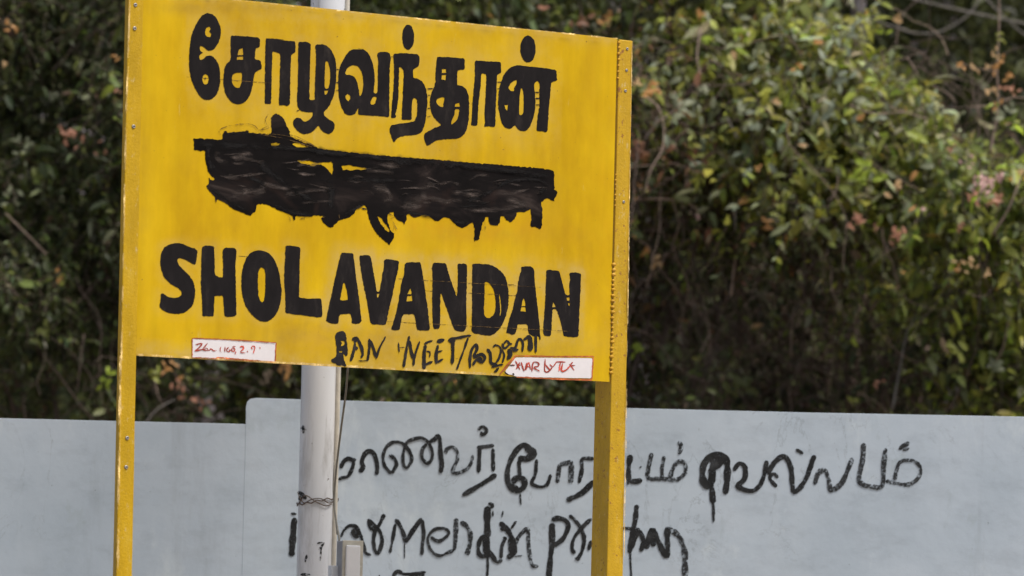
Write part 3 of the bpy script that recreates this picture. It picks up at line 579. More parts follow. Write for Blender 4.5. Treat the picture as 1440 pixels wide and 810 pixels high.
# ------------------------------------------------------------------ boundary wall
def slab(name, pts, y0, y1, material, parent, bev=.0012):
    n = len(pts); V = [Vector((p.x, y0, p.z)) for p in pts]+[Vector((p.x, y1, p.z)) for p in pts]
    Fs = [tuple(range(n)), tuple(range(2*n-1, n-1, -1))]+[(i, i+n, (i+1) % n+n, (i+1) % n) for i in range(n)]
    o = mesh(name, V, Fs, material, parent)
    bv = o.modifiers.new('bevel', 'BEVEL'); bv.width = bev; bv.segments = 3; bv.limit_method = 'ANGLE'; bv.angle_limit = R(50)
    return o
wroot = root('boundary_wall', (0, WY+.1, 0), 'long blue-grey rendered wall with black brush writing, stepped down left of the pole', 'wall')
pr_ = [on_wall(*p) for p in ((345.5, 596), (345.6, 590), (345.8, 572), (347.5, 565), (352, 561), (360, 559.6), (420, 561.5), (600, 566.5), (880, 573.8), (1130, 580), (1440, 586), (1700, 592.5), (2100, 601))]
end = pr_[-1]; r_end = Vector((14, WY, end.z-.02))
zr = [Vector((pr_[0].x, WY, -.2))]+pr_+[r_end, Vector((14, WY, -.2))]
slab('wall_panel', zr[::-1], WY, WY+.2, m_wall, wroot)
pl_ = [on_wall(*p) for p in ((420, 598), (345.2, 596.3), (260, 594.2), (120, 591), (0, 588), (-300, 581), (-700, 572))]
zl = [Vector((pl_[0].x, WY, -.2))]+pl_+[Vector((-14, WY, pl_[-1].z+.02)), Vector((-14, WY, -.2))]
slab('wall_panel', zl, WY+.001, WY+.19, m_wall, wroot)
WO = .0015
def wr(lab, data, material=m_spray, **kw): return strokes('painted_letter', [(p_, w_*1.16+.5) for p_, w_ in data], on_wall, WO, material, wroot, lab, **kw)
wr('brushed Tamil letter half hidden by the pole, upper line', cs(G1, 6.752, ([(60,462),(90,400),(130,370),(180,385),(207,378)],28), ([(190,395),(165,480),(130,540),(80,552),(40,572)],30)))
wr('brushed Tamil arch letter next to the pole', cs(G1, 6.752, ([(240,500),(275,450),(262,400),(290,330),(330,300),(375,320),(400,390),(410,450),(402,525)],33), ([(255,480),(285,455)],34)))
wr('brushed Tamil letter of three loops and a stem', cs(G1, 6.752, ([(540,515),(480,440),(465,350),(490,270),(550,220),(620,215),(665,240),(720,310),(735,390),(685,460),(655,400),(660,300),(690,220),(760,185),(830,175),(890,215),(930,300),(925,380),(880,415),(835,360),(840,280),(880,230)],25),
    ([(520,335),(560,360),(592,420),(550,512)],26), ([(900,212),(950,190),(985,150),(1005,200),(1010,320),(1022,420),(1010,508)],32)))
wr('brushed Tamil hooked letter before the dotted one', cs(G1, 6.752, ([(1052,328),(1070,280),(1120,260),(1165,300),(1170,380),(1132,460),(1132,508),(1200,500),(1270,460),(1305,400),(1315,335)],27)), m_dry)
wr('brushed Tamil letter with a dot above and a long slanting foot', cs(G4, 3.273, ([(722,162),(802,152)],14), ([(735,165),(730,278)],14), ([(796,165),(798,272)],14), ([(812,285),(740,332),(655,382)],19), ([(726,80),(750,65),(768,85),(748,104),(742,88)],13)))
wr('thick round Tamil letter with a long drip', cs(G4, 3.273, ([(975,170),(930,152),(882,210),(862,280),(872,340),(905,362),(940,340),(935,305),(900,305),(888,328)],20), ([(945,162),(982,185),(955,212),(912,212)],27), ([(915,220),(920,295)],11), ([(870,335),(915,358)],24), ([(921,372),(925,428)],5)))
wr('brushed Tamil cup letter right of the round one', cs(G4, 3.273, ([(997,215),(992,280),(975,325),(1010,342),(1045,332),(1062,285)],13)))
wr('brushed Tamil square arch letter left of the post', cs(G4, 3.273, ([(1092,325),(1100,265),(1108,240),(1165,228)],16), ([(1158,232),(1154,328)],18)), m_dry)
wr('brushed Tamil letter half hidden by the yellow post', cs(G4, 3.273, ([(1192,325),(1206,260),(1208,215),(1262,213)],15), ([(1262,315),(1205,370),(1135,405)],20)))
wr('brushed angular Tamil letter just right of the post', cs(G5, 3.13, ([(52,186),(44,250),(50,300),(104,300)],18), ([(94,238),(99,243)],13), ([(40,300),(42,320)],5)))
wr('brushed Tamil letters like a comb with a dot above', cs(G5, 3.13, ([(146,178),(132,240),(130,288),(165,292),(188,288),(192,240),(200,192)],15), ([(185,290),(250,297),(290,270),(293,228),(268,215),(242,240),(225,290)],14), ([(262,128),(276,150),(264,184)],15)), m_dry)
wr('thick looped Tamil letter with a pointed drip', cs(G5, 3.13, ([(468,360),(478,290),(476,220),(450,190),(408,190),(375,230),(370,290),(390,322),(412,290),(408,240)],24), ([(400,205),(440,215),(405,250)],38), ([(408,310),(412,350),(416,400)],20), ([(414,390),(417,430),(418,484)],8)))
wr('brushed Tamil hooked letter after the thick looped one', cs(G5, 3.13, ([(505,257),(530,225),(555,240),(555,290),(525,325),(590,345),(632,300),(652,212)],17)))
wr('brushed Tamil swan-like letter with a small dash above', cs(G5, 3.13, ([(695,328),(665,290),(682,270),(702,288)],13), ([(652,272),(690,215),(730,195),(757,240),(765,320),(775,350),(820,300),(862,188)],18), ([(780,162),(812,182)],12)))
wr('brushed Tamil letter like a tick in the upper line', cs(G5, 3.13, ([(862,318),(880,265),(910,258),(925,300),(935,342),(980,312),(1010,250),(1028,200)],17)), m_dry)
wr('brushed Tamil letter like a wide cup', cs(G5, 3.13, ([(1078,135),(1075,200),(1060,302),(1120,328),(1160,322),(1166,240),(1175,158)],17)), m_dry)
wr('brushed round letter with a dotted top that ends the upper line', cs(G5, 3.13, ([(1175,302),(1230,314),(1280,316),(1320,285),(1326,240),(1290,212),(1240,217),(1222,260),(1215,300)],13), ([(1232,162),(1252,148),(1280,132)],12), ([(1250,168),(1280,156)],9)), m_dry)
wr('brushed upright stroke left of the pole', [([(414.2,728),(412.5,750),(410,782)],7.5), ([(409,722),(417,723)],3.5)])
wr('brushed letter a beside the junction box', cs(G2, 6.752, ([(65,440),(95,370),(150,332),(210,345),(250,420),(280,520),(300,590),(350,612)],22), ([(175,365),(225,450)],52)))
wr('brushed crossed letter r', cs(G2, 6.752, ([(318,270),(370,320),(430,380),(455,480),(420,592),(385,560),(375,450),(400,360),(430,322),(475,222)],28), ([(318,285),(350,380)],18), ([(360,340),(400,400)],40)))
wr('brushed capital M with a fine drip', cs(G2, 6.752, ([(580,315),(562,430),(530,590)],23), ([(583,268),(630,340),(665,430),(680,485),(740,390),(832,262)],33), ([(835,270),(850,400),(840,500),(832,612)],27), ([(668,490),(668,645)],6)))
wr('brushed letter e', cs(G2, 6.752, ([(915,440),(990,480),(1060,440),(1090,400),(1050,360),(960,365),(900,420),(890,490),(930,580),(1000,617),(1070,592),(1140,562)],25)))
wr('brushed letter n after the e', cs(G2, 6.752, ([(1158,262),(1155,400),(1142,565)],35), ([(1198,298),(1250,330),(1290,400),(1290,500),(1258,612)],33)), m_dry)
wr('thick brushed letter d with a long drip', cs(G3, 6.752, ([(172,148),(170,300),(175,450)],48), ([(175,440),(178,640)],36), ([(172,600),(175,720),(170,815)],17), ([(180,118),(222,138),(205,168)],25), ([(225,190),(222,244)],15), ([(320,190),(308,255)],11), ([(150,420),(105,460),(85,560),(110,620),(160,612),(140,540)],34), ([(140,440),(165,560)],40), ([(180,560),(220,622),(265,678),(315,655)],32)))
wr('thick crossed brush mark after the d', cs(G3, 6.752, ([(290,300),(340,350),(380,400),(420,500),(430,580),(360,642)],40), ([(395,360),(448,288)],17), ([(292,360),(340,370)],24), ([(350,440),(312,520),(300,645)],26), ([(390,450),(410,600)],48), ([(320,440),(350,455)],18)))
wr('brushed letter n with a flicked tail', cs(G3, 6.752, ([(430,545),(460,450),(520,382),(558,372),(560,480),(575,620),(600,710),(658,716)],29), ([(430,625),(505,615)],12)), m_dry)
wr('brushed letter p with a long stem', cs(G3, 6.752, ([(785,308),(785,500),(770,650),(755,825)],46), ([(780,278),(840,262),(910,280),(940,340),(900,440),(850,490),(800,522)],35)))
wr('brushed letter like a crossed loop left of the post', cs(G3, 6.752, ([(950,232),(1020,300),(1070,380),(1090,480),(1060,600),(1015,655)],29), ([(1160,265),(1080,340),(1000,440),(975,540),(1000,600)],31), ([(1160,475),(1130,565)],28), ([(1000,640),(1050,655)],24)))
wr('brushed letter h just right of the post', cs(G5, 3.13, ([(80,406),(72,480),(55,560),(48,620)],18), ([(50,600),(52,660),(56,725)],8), ([(8,508),(95,515)],10), ([(55,600),(85,528),(108,560),(98,612)],16)))
wr('brushed zigzag letters at the right end of the lower line', cs(G5, 3.13, ([(118,600),(150,515),(152,590)],21), ([(155,520),(190,600),(215,628),(213,508)],19)))
wr('long curved stroke that ends the lower line', cs(G5, 3.13, ([(205,508),(260,540),(290,610),(292,730)],20)), m_dry)
wr('top of a brushed letter at the bottom edge', cs(G2, 6.752, ([(555,820),(595,768),(650,785)],32), ([(640,792),(740,790),(872,772)],20), ([(700,800),(860,800)],26), ([(425,800),(432,815)],10)))
# ------------------------------------------------------------------ pole
PY = 14.05
pb, pt_ = on_y(444, 810, PY), on_y(464, 0, PY)
def pole_at(z): return along(pb, pt_, z)
PR = 27.2*PY/F
foot = pole_at(0.)
pole = root('lamp_pole', foot, 'silver-white steel pole standing behind the yellow board, daubed with black paint', 'pole')
tube('shaft', [pole_at(z) for z in (-.3, 1.5, 3, 4.5, 6.2)], PR, m_pole, pole, 40, n=2)
tube('cap', [pole_at(6.2), pole_at(6.23)], [PR*1.08, PR*1.0], m_pole, pole, 32, n=2)
side = Vector((PR*.93, -PR*.52, 0))
tube('conduit', [pole_at(z)+side for z in (.2, 1.5, 2.2, 3.4, 5.8)], .0085, m_conduit, pole, 12, n=3)
def on_pole(px, py, off=0.0):
    d = ray(px, py); p = on_y(px, py, PY); c_ = pole_at(p.z); dx = p.x-c_.x; q = max(-.97, min(.97, dx/PR))
    rr = PR+off+.0006; return Vector((c_.x+rr*q, c_.y-rr*math.sqrt(1-q*q), p.z))
P3 = crop(380, 500, 2.614)
strokes_each('paint_daub', cs(P3, 2.614, ([(112,268),(136,276)],8), ([(124,258),(126,288)],9), ([(103,500),(125,515),(135,532)],12), ([(104,520),(120,530)],14), ([(175,692),(200,688),(180,715)],7), ([(192,700),(186,755)],6), ([(138,732),(132,760)],8), ([(115,806),(150,806)],10)), on_pole, .0008, m_dry, pole)
tb = []
for k in range(26):
    a = 2*math.pi*k/24; z = on_y(450, 704+(3 if k % 2 else 0), PY).z+.004*math.sin(a*2)+.008*math.cos(a); c_ = pole_at(z); tb.append(c_+Vector(((PR+.004)*math.cos(a), -(PR+.004)*math.sin(a), 0)))
tie = tube('binding_wire', tb, .0020, m_rust, pole, 6, n=2)
tb = [on_pole(*p, .004) for p in ((416, 692), (424, 700), (430, 708), (440, 703), (452, 702), (462, 708), (468, 706))]
tube('binding_wire', tb, .0016, m_rust, pole, 6, n=4)
tb = [on_pole(*p, .004) for p in ((420, 712), (428, 700), (434, 698), (445, 706), (458, 712), (466, 709))]
tube('binding_wire', tb, .0016, m_rust, pole, 6, n=4)
# cable hanging down the pole
cz = [on_y(x, y, Y-.2) for x, y, Y in ((500, 330, 13.7), (492, 480, 13.9), (489, 520, 13.95), (486, 555, 14.0), (480, 600, 14.05), (474, 650, 14.1), (470.5, 690, 14.13), (470.5, 715, 14.13), (474, 740, 14.12), (477, 758, 14.1), (477, 775, 14.1))]
cb = root('hanging_cable', cz[-1], 'thin grey cable hanging beside the silver pole into the white box', 'cable')
tube('cable', cz, .0036, m_cable, cb, 8, n=8)
cb2 = tube('cable', [on_y(x, y, 13.96) for x, y in ((470, 650), (468.5, 690), (471, 720), (474, 752))], .0022, m_cable, cb, 6, n=6)
# junction box, turned so that its left side shows
bc = on_y(492.5, 761, 13.82); BW, BH, BD = .067, .22, .055
byaw = R(24); bu = Vector((math.cos(byaw), math.sin(byaw), 0)); bn = Vector((math.sin(byaw), -math.cos(byaw), 0)); up = Vector((0, 0, 1))
jb = root('junction_box', bc-up*BH, 'small white electrical box with yellowed rim fixed to the right of the silver pole', 'electrical box')
def obox(name, c_, hx, hz, d0, d1, material, parent, bev=.002):
    V = []
    for d in (d0, d1):
        for sx, sz in ((-1, -1), (1, -1), (1, 1), (-1, 1)): V.append(c_+bu*(sx*hx)+up*(sz*hz)+bn*d)
    Fs = [(3, 2, 1, 0), (4, 5, 6, 7), (0, 1, 5, 4), (1, 2, 6, 5), (2, 3, 7, 6), (3, 0, 4, 7)]
    o = mesh(name, V, Fs, material, parent)
    bv = o.modifiers.new('bevel', 'BEVEL'); bv.width = bev; bv.segments = 2; return o
cc = bc-up*(BH/2)
obox('case', cc, BW/2, BH/2, -BD*.6, BD*.35, m_boxside, jb)
obox('rim', cc, BW/2+.002, BH/2+.002, BD*.35, BD*.5, m_boxframe, jb)
obox('lid', cc-bu*.003-up*.004, BW/2-.009, BH/2-.010, BD*.5, BD*.72, m_box, jb, .004)
obox('lid_step', cc+bu*(BW/2-.008)-up*.03, .004, BH/2-.05, BD*.5, BD*.62, m_boxframe, jb)
obox('bracket', cc-bu*(BW/2+.01), .012, .03, -BD*.9, -BD*.3, m_pole, jb)

# ------------------------------------------------------------------ thicket behind the wall
TS, LS = 2.4, 1.136
YF = 17.6+TS
def to_px(x, y, z):
    """where a thicket point sits in the photo's frame (for choosing species and density only)"""
    # inverse of cam_rot, vectorised
    X3 = x; Y3 = y; Z3 = z-CAMZ
    c, s = math.cos(PITCH), math.sin(PITCH); Y2 = c*Y3+s*Z3; Z2 = -s*Y3+c*Z3
    c, s = math.cos(ROLL), math.sin(ROLL); X1 = c*X3-s*Z2; Z1 = s*X3+c*Z2
    return 720+F*X1/Y2, 405-F*Z1/Y2
_gr = {}
def vnoise(x, z, sc, seed):
    if seed not in _gr: _gr[seed] = np.random.default_rng(seed).random((64, 64))
    G = _gr[seed]; u, v = x/sc+100, z/sc+100; i, j = np.floor(u).astype(int), np.floor(v).astype(int)
    f, h = u-i, v-j; f = f*f*(3-2*f); h = h*h*(3-2*h); g_ = lambda a, b: G[a % 64, b % 64]
    return (g_(i, j)*(1-f)+g_(i+1, j)*f)*(1-h)+(g_(i, j+1)*(1-f)+g_(i+1, j+1)*f)*h
def gz(px, py, cx, cy, sx, sy): return np.exp(-((px-cx)/sx)**2-((py-cy)/sy)**2)
def front(x, z):
    """depth of the thicket's face"""
    px, py = to_px(x, YF, z)
    y = 17.9+TS+0*x
    y = y-.75*gz(px, py, 1170, 130, 230, 170)-.45*gz(px, py, 1420, 330, 120, 160)-.25*gz(px, py, 950, 90, 70, 110)
    y = y+.45*gz(px, py, 1080, 470, 240, 120)+.25*gz(px, py, 120, 520, 260, 90)+.2*gz(px, py, 940, 330, 60, 90)
    y = y-.80*(vnoise(x, z, .46, 1)-.5)-.40*(vnoise(x, z, .19, 2)-.5)
    return y
def crest(px):   # top line of the thicket in the photo; above it stand only the darker trees behind
    return np.interp(px, [-600, 1110, 1150, 1190, 1225, 1260, 1300, 1345, 1385, 1440, 1520, 1700, 2200], [-420, -420, -5, 52, 66, 90, 128, 172, 212, 240, 190, -100, -300])
# name, label, anchor pixel
SH = [('dark_shrub', 'small-leaved shrub with shade put into its dark leaves, behind the wall at the far left of the board', (40, 280), 'shrub'),
      ('climber', 'green climber hanging behind the yellow board, seen above and below it', (520, 230), 'climber'),
      ('scrub_bush', 'half-dead bush with rust-coloured leaves close to the right edge of the board', (945, 270), 'bush'),
      ('creeper_mound', 'sunlit mound of grey-green creeper right of the board', (1170, 130), 'creeper'),
      ('bramble', 'dark leafless bramble above the middle of the wall', (1110, 470), 'bramble'),
      ('leafy_bush', 'leafy green bush with pinkish blossom at the right edge', (1420, 360), 'bush')]
anc = np.array([s[2] for s in SH], float)
roots = []
for nm, lab, (ax, ay), cat in SH:
    p = on_y(ax, ay, 18.3+TS); roots.append(root(nm, (p.x, 18.3+TS, 0), lab, cat))
def assign(px, py):
    wob = 40*np.sin(px/37.)+30*np.sin(py/29.)
    d = ((px[:, None]+wob[:, None]-anc[None, :, 0])*np.array([1, .72, 1.25, .95, 1, 1])[None])**2+((py[:, None]-anc[None, :, 1])*np.array([.6, .6, .8, 1.15, 1.1, .9])[None])**2
    return d.argmin(1)
PAL = {'dark': (.050, .058, .026), 'deep': (.092, .104, .036), 'mid': (.170, .190, .050), 'fresh': (.270, .290, .055), 'grey': (.240, .260, .160),
       'pale': (.30, .34, .24), 'lime': (.30, .38, .04), 'orange': (.55, .29, .10), 'coral': (.50, .25, .16), 'rust': (.24, .12, .07), 'brown': (.10, .062, .042), 'dead': (.20, .15, .10), 'blossom': (.68, .44, .40), 'tan': (.60, .40, .20)}
PN = list(PAL); PC = np.array([PAL[k] for k in PN])
def pal_weights(s, br):
    W = np.zeros((len(s), len(PN)))
    T = [dict(dark=.50, deep=.34, mid=.08, brown=.04, grey=.03), dict(dark=.22, deep=.32, mid=.28, fresh=.08, grey=.07, brown=.02, orange=.006),  # left shrub: overhang shade put into a darker leaf mix
         dict(dark=.30, deep=.25, mid=.18, fresh=.06, grey=.07, rust=.06, brown=.06, orange=.012), dict(deep=.12, mid=.34, fresh=.27, grey=.17, pale=.05, lime=.02, orange=.006, brown=.01),
         dict(dark=.45, deep=.18, brown=.25, mid=.05, dead=.05, grey=.02), dict(dark=.06, deep=.24, mid=.36, fresh=.20, grey=.10, lime=.02, orange=.008, dead=.015)]  # bramble: shade of the hollow put into a darker leaf mix
    for k, tt in enumerate(T):
        for n_, v in tt.items(): W[s == k, PN.index(n_)] = v
    lightcols = [PN.index(n_) for n_ in ('fresh', 'grey', 'pale', 'lime')]; darkcols = [PN.index(n_) for n_ in ('dark', 'deep')]
    W[:, lightcols] *= (br*1.8)[:, None]; W[:, darkcols] *= (1.7-br*1.4).clip(.2, 2)[:, None]
    return W/W.sum(1)[:, None]
LV = np.array([(0, 0, 0), (.28, -.40, 0), (.28, 0, 0), (.28, .40, 0), (.66, -.36, 0), (.66, 0, 0), (.66, .36, 0), (1, 0, 0)])
def leaf_arrays(P, Dr, Nm, L, Wd, fold, bend, col3):
    n = len(P); Dr = Dr/np.linalg.norm(Dr, axis=1)[:, None]; S = np.cross(Dr, Nm); S /= np.linalg.norm(S, axis=1)[:, None]+1e-9; Nn = np.cross(S, Dr)
    t_, s_ = LV[:, 0], LV[:, 1]
    V = P[:, None]+Dr[:, None]*(L[:, None]*t_[None])[..., None]+S[:, None]*(Wd[:, None]*s_[None])[..., None]\
        + Nn[:, None]*((Wd*fold)[:, None]*np.abs(s_)[None]-(L*bend)[:, None]*(t_**2)[None])[..., None]
    b0 = (np.arange(n)*8)[:, None]
    T = np.concatenate([b0+np.array([[0, 2, 1]]), b0+np.array([[0, 3, 2]]), b0+np.array([[4, 5, 7]]), b0+np.array([[5, 6, 7]])])
    Q = np.concatenate([b0+np.array([[1, 2, 5, 4]]), b0+np.array([[2, 3, 6, 5]])])
    return V.reshape(-1, 3), T, Q, np.repeat(col3, 8, 0)
def unit(v): return v/(np.linalg.norm(v, axis=-1, keepdims=True)+1e-9)

NS = 10500
def sample_points(n):
    px = rng.uniform(-520, 2000, n*3); py = rng.uniform(-330, 640, n*3)
    keep = rng.random(n*3) < np.where((px > -60) & (px < 1500) & (py > -60) & (py < 620), 1, .35)
    hid = (px > 230) & (px < 840) & (py > 60) & (py < 470); keep &= ~(hid & (rng.random(n*3) < .6))
    keep &= (py > crest(px)+rng.normal(0, 20, n*3)+26*np.sin(px/17.)*np.sin(px/41.))
    # bare zones: few leaves
    bare = .80*gz(px, py, 1080, 455, 230, 95)+.6*gz(px, py, 935, 320, 50, 70)+.9*gz(px, py, 90, 560, 200, 60)+.75*gz(px, py, 330, 570, 160, 50)
    bare = bare*(.6+.8*vnoise(px/400, py/400, .15, 5))
    hole = np.clip(.62-vnoise(px/300., py/300., .16, 21), 0, 1)*1.6
    hole *= 1-.85*np.clip(gz(px, py, 1130, 110, 260, 170)+gz(px, py, 1430, 330, 110, 150), 0, 1)
    keep &= rng.random(n*3) > np.maximum(bare, hole)
    px, py = px[keep][:n], py[keep][:n]
    return px, py
px, py = sample_points(NS); n = len(px)
dvec = np.array([[*ray(a, b_)] for a, b_ in zip(px, py)])
Y0 = np.full(n, YF); P0 = np.array(ORG)+dvec*(Y0/dvec[:, 1])[:, None]
yf = front(P0[:, 0], P0[:, 2]); depth = rng.exponential(.16, n).clip(0, .8)
P0[:, 1] = yf+depth+.10
shr = assign(px, py)
clump = vnoise(P0[:, 0], P0[:, 2], .22, 3)*.6+vnoise(P0[:, 0], P0[:, 2], .09, 4)*.4
K = 8; SL = rng.uniform(.12, .38, n); d0 = np.stack([rng.normal(0, .8, n), rng.normal(-.75, .35, n), rng.normal(.15, .7, n)], 1); d0 = unit(d0)
gvt = rng.uniform(.3, 1.3, n); wv = unit(rng.normal(0, 1, (n, 3)))
s_ = np.linspace(0, 1, K)
PT = P0[:, None]+d0[:, None]*(SL[:, None]*s_)[..., None]+np.array([0, 0, -1.])[None, None]*(gvt[:, None]*SL[:, None]*s_**2*.55)[..., None]+wv[:, None]*(SL[:, None]*.12*np.sin(s_*5)[None])[..., None]
# stems as three-sided tubes
TT = unit(np.gradient(PT, axis=1)); AA = unit(np.cross(TT, np.array([.3, .5, .81]))); BB = np.cross(TT, AA)
rad = (rng.uniform(.0014, .0032, n)[:, None]*(1-.6*s_)[None])
ang = np.array([0, 2.09, 4.19])
SV = PT[:, :, None]+rad[:, :, None, None]*(np.cos(ang)[None, None, :, None]*AA[:, :, None]+np.sin(ang)[None, None, :, None]*BB[:, :, None])
def stem_faces(m_):
    b0 = (np.arange(m_)*K*3)[:, None, None]; i = (np.arange(K-1)*3)[None, :, None]; j = np.arange(3)[None, None]; j2 = (j+1) % 3
    return np.stack([b0+i+j, b0+i+j2, b0+i+3+j2, b0+i+3+j], -1).reshape(-1, 4)
PER = 2
TINT = {0: (.95, 1.02, .88), 1: (.86, .92, .80), 2: (1.05, 1.08, 1.0), 3: (1.55, 1.50, 1.36), 4: (.95, 1.0, .98), 5: (1.40, 1.44, 1.25)}   # plant hues, with each one's sun or shade put into its brightness
for k in range(6):
    idx = np.where(shr == k)[0]; m_ = len(idx)
    if not m_: continue
    o = big_mesh('stem', SV[idx].reshape(-1, 3), [stem_faces(m_)], m_twig, roots[k]); o['kind'] = 'stuff'
    # leaves
    Ps, Ds, Ns, Ls, Ws, Fo, Be, Cs = [], [], [], [], [], [], [], []
    small = {0: .95, 1: 1.05, 2: 1.05, 3: 1.30, 4: .95, 5: 1.12}[k]
    for q in range(1, K):
        for r in range(PER):
            use = rng.random(m_) < (.97 if k != 4 else .6); ii = idx[use]; mm_ = len(ii)
            Pq = PT[ii, q]; Tq = TT[ii, q]; side_ = unit(np.cross(Tq, rng.normal(0, 1, (mm_, 3))))
            Dq = unit(side_*.9+Tq*.45+np.array([0, -.15, -.30])+rng.normal(0, .25, (mm_, 3)))
            Nq = unit(np.array([0, -.55, .85])+rng.normal(0, .50, (mm_, 3)))
            sz = rng.gamma(3.2, 1/3.2, mm_).clip(.35, 2.8)*small
            L_ = .038*LS*sz*(1-.25*q/K); W_ = L_*rng.uniform(.34, .62, mm_)
            br = (clump[ii]*1.7-.15).clip(0, 1.4)
            Wt = pal_weights(np.full(mm_, k), br); cum = Wt.cumsum(1); pick = (rng.random(mm_)[:, None] > cum).sum(1).clip(0, len(PN)-1)
            cc_ = PC[pick]*np.array(TINT[k])*rng.uniform(.7, 1.3, (mm_, 1))*(1+rng.normal(0, .07, (mm_, 3))).clip(.7, 1.3)
            Ps.append(Pq); Ds.append(Dq); Ns.append(Nq); Ls.append(L_); Ws.append(W_); Fo.append(rng.uniform(0, .5, mm_)); Be.append(rng.uniform(-.1, .7, mm_)); Cs.append(cc_)
    V, T3, Q4, cl = leaf_arrays(*[np.concatenate(a) for a in (Ps, Ds, Ns, Ls, Ws, Fo, Be, Cs)])
    o = big_mesh('foliage', V, [T3, Q4], m_leaf, roots[k], cl); o['kind'] = 'stuff'
# shaded inner leaves of each plant, behind its face
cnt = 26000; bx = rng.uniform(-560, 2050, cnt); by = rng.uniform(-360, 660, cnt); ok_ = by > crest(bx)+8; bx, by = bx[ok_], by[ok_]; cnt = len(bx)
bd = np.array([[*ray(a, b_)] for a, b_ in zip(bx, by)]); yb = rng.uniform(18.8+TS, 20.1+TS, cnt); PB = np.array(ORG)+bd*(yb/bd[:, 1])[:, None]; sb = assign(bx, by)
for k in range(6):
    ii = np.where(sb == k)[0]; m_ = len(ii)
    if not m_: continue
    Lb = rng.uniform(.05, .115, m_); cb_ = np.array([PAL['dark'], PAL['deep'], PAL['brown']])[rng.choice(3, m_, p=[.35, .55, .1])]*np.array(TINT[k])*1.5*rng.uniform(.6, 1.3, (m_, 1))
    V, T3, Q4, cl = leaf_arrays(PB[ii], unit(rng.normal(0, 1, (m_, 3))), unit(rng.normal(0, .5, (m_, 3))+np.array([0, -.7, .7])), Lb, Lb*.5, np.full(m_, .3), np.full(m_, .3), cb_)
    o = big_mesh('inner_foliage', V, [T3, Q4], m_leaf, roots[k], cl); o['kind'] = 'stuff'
# woody stems from the ground up into every plant
for k, rt in enumerate(roots):
    for q in range(5 if k != 1 else 6):
        x0 = rt.location.x+random.uniform(-.45, .45); p = [(x0, 18.55+TS+random.uniform(-.2, .2), -.1)]
        zt = 3.4+random.uniform(0, 1.1) if k not in (4,) else 3.0+random.uniform(0, .4)
        for z in np.linspace(.8, zt, 5): p.append((x0+random.uniform(-.22, .22)*z*.5, 18.5+TS+random.uniform(-.25, .25), z))
        tube('trunk', p, [.028, .020, .012, .006], m_twig, rt, 7, n=4)
# tangled bare twigs
def tangle(k, cnt, cx, cy, sx, sy, material, rlo, rhi, Llo=.2, Lhi=.9, dy=0.):
    Vs, Qs, off = [], [], 0
    for _ in range(cnt):
        a, b_ = random.gauss(cx, sx), random.gauss(cy, sy)
        p = on_y(a, b_, YF); y = float(front(np.array([p.x]), np.array([p.z]))[0])+random.uniform(-.05, .35)+dy
        pos = np.array([p.x, y, p.z]); d = np.array([random.gauss(0, .6), random.gauss(0, .25), random.gauss(.2, .9)]); d /= np.linalg.norm(d); L = random.uniform(Llo, Lhi); pts = [pos]
        for q in range(7):
            d = d+np.array([random.gauss(0, .28), random.gauss(0, .12), random.gauss(-.03, .28)]); d /= np.linalg.norm(d); pos = pos+d*L/7; pts.append(pos)
        P = spline(pts, 2); r0 = random.uniform(rlo, rhi); V, Q = tube_arrays(P, np.linspace(r0, r0*.35, len(P)), 4)
        Vs.append(V); Qs.append(Q+off); off += len(V)
    o = big_mesh('twigs', np.concatenate(Vs), [np.concatenate(Qs)], material, roots[k]); o['kind'] = 'stuff'
tangle(4, 420, 1090, 460, 170, 70, m_twig, .0018, .0050)
tangle(4, 50, 1120, 440, 150, 80, m_twigpale, .0018, .0036, dy=-.15)
tangle(2, 170, 940, 320, 55, 130, m_twig, .002, .0055)
tangle(2, 34, 935, 300, 35, 80, m_twigpale, .0022, .0045, dy=-.22)
tangle(0, 150, 90, 480, 150, 90, m_twig, .0016, .0042)
tangle(1, 60, 330, 560, 160, 40, m_twig, .0016, .0042)
tangle(3, 120, 1180, 150, 140, 90, m_twig, .0015, .0035, dy=-.16)
tangle(3, 30, 1200, 170, 130, 80, m_twigpale, .0016, .0034, dy=-.26)
tangle(5, 130, 1390, 400, 60, 110, m_twig, .0016, .004)
# branches one can follow in the photo
def branch(k, pts, r, material=m_twigpale, dy=-.26, Y=None):
    P3d = []
    for (a, b_) in pts:
        p = on_y(a, b_, YF); y = (float(front(np.array([p.x]), np.array([p.z]))[0])+dy) if Y is None else Y
        P3d.append(on_y(a, b_, y))
    ym = sum(p.y for p in P3d)/len(P3d)
    P3d = [on_y(a, b_, .75*ym+.25*p.y) for (a, b_), p in zip(pts, P3d)]
    return tube('branch', P3d, [r, r*.8, r*.5], material, roots[k], 6, n=5)
branch(0, [(8, 300), (38, 330), (66, 358)], .004); branch(0, [(60, 498), (85, 530), (110, 565), (132, 592)], .0055, m_twigpale, .0)
branch(0, [(36, 592), (34, 560), (48, 540), (82, 530)], .005, m_twigpale, .0); branch(0, [(118, 470), (112, 520), (108, 555)], .0035, m_twig)
branch(1, [(200, 600), (222, 575), (245, 562)], .004, m_vine); branch(1, [(218, 535), (222, 555), (226, 565)], .003)
branch(1, [(245, 525), (258, 542), (266, 552)], .003)
branch(2, [(910, 245), (925, 222), (940, 202), (945, 196)], .006); branch(2, [(888, 280), (930, 280), (965, 285), (985, 300)], .007)
branch(2, [(895, 278), (925, 262), (965, 235), (985, 215)], .005, m_twig); branch(2, [(905, 325), (940, 312), (975, 310)], .003, m_twig)
branch(2, [(893, 335), (915, 350), (918, 375), (924, 392)], .005); branch(2, [(936, 355), (930, 372), (924, 382)], .005)
branch(2, [(985, 330), (1000, 350), (1015, 362)], .004, m_vine); branch(2, [(925, 165), (915, 185), (905, 198)], .004, m_vine)
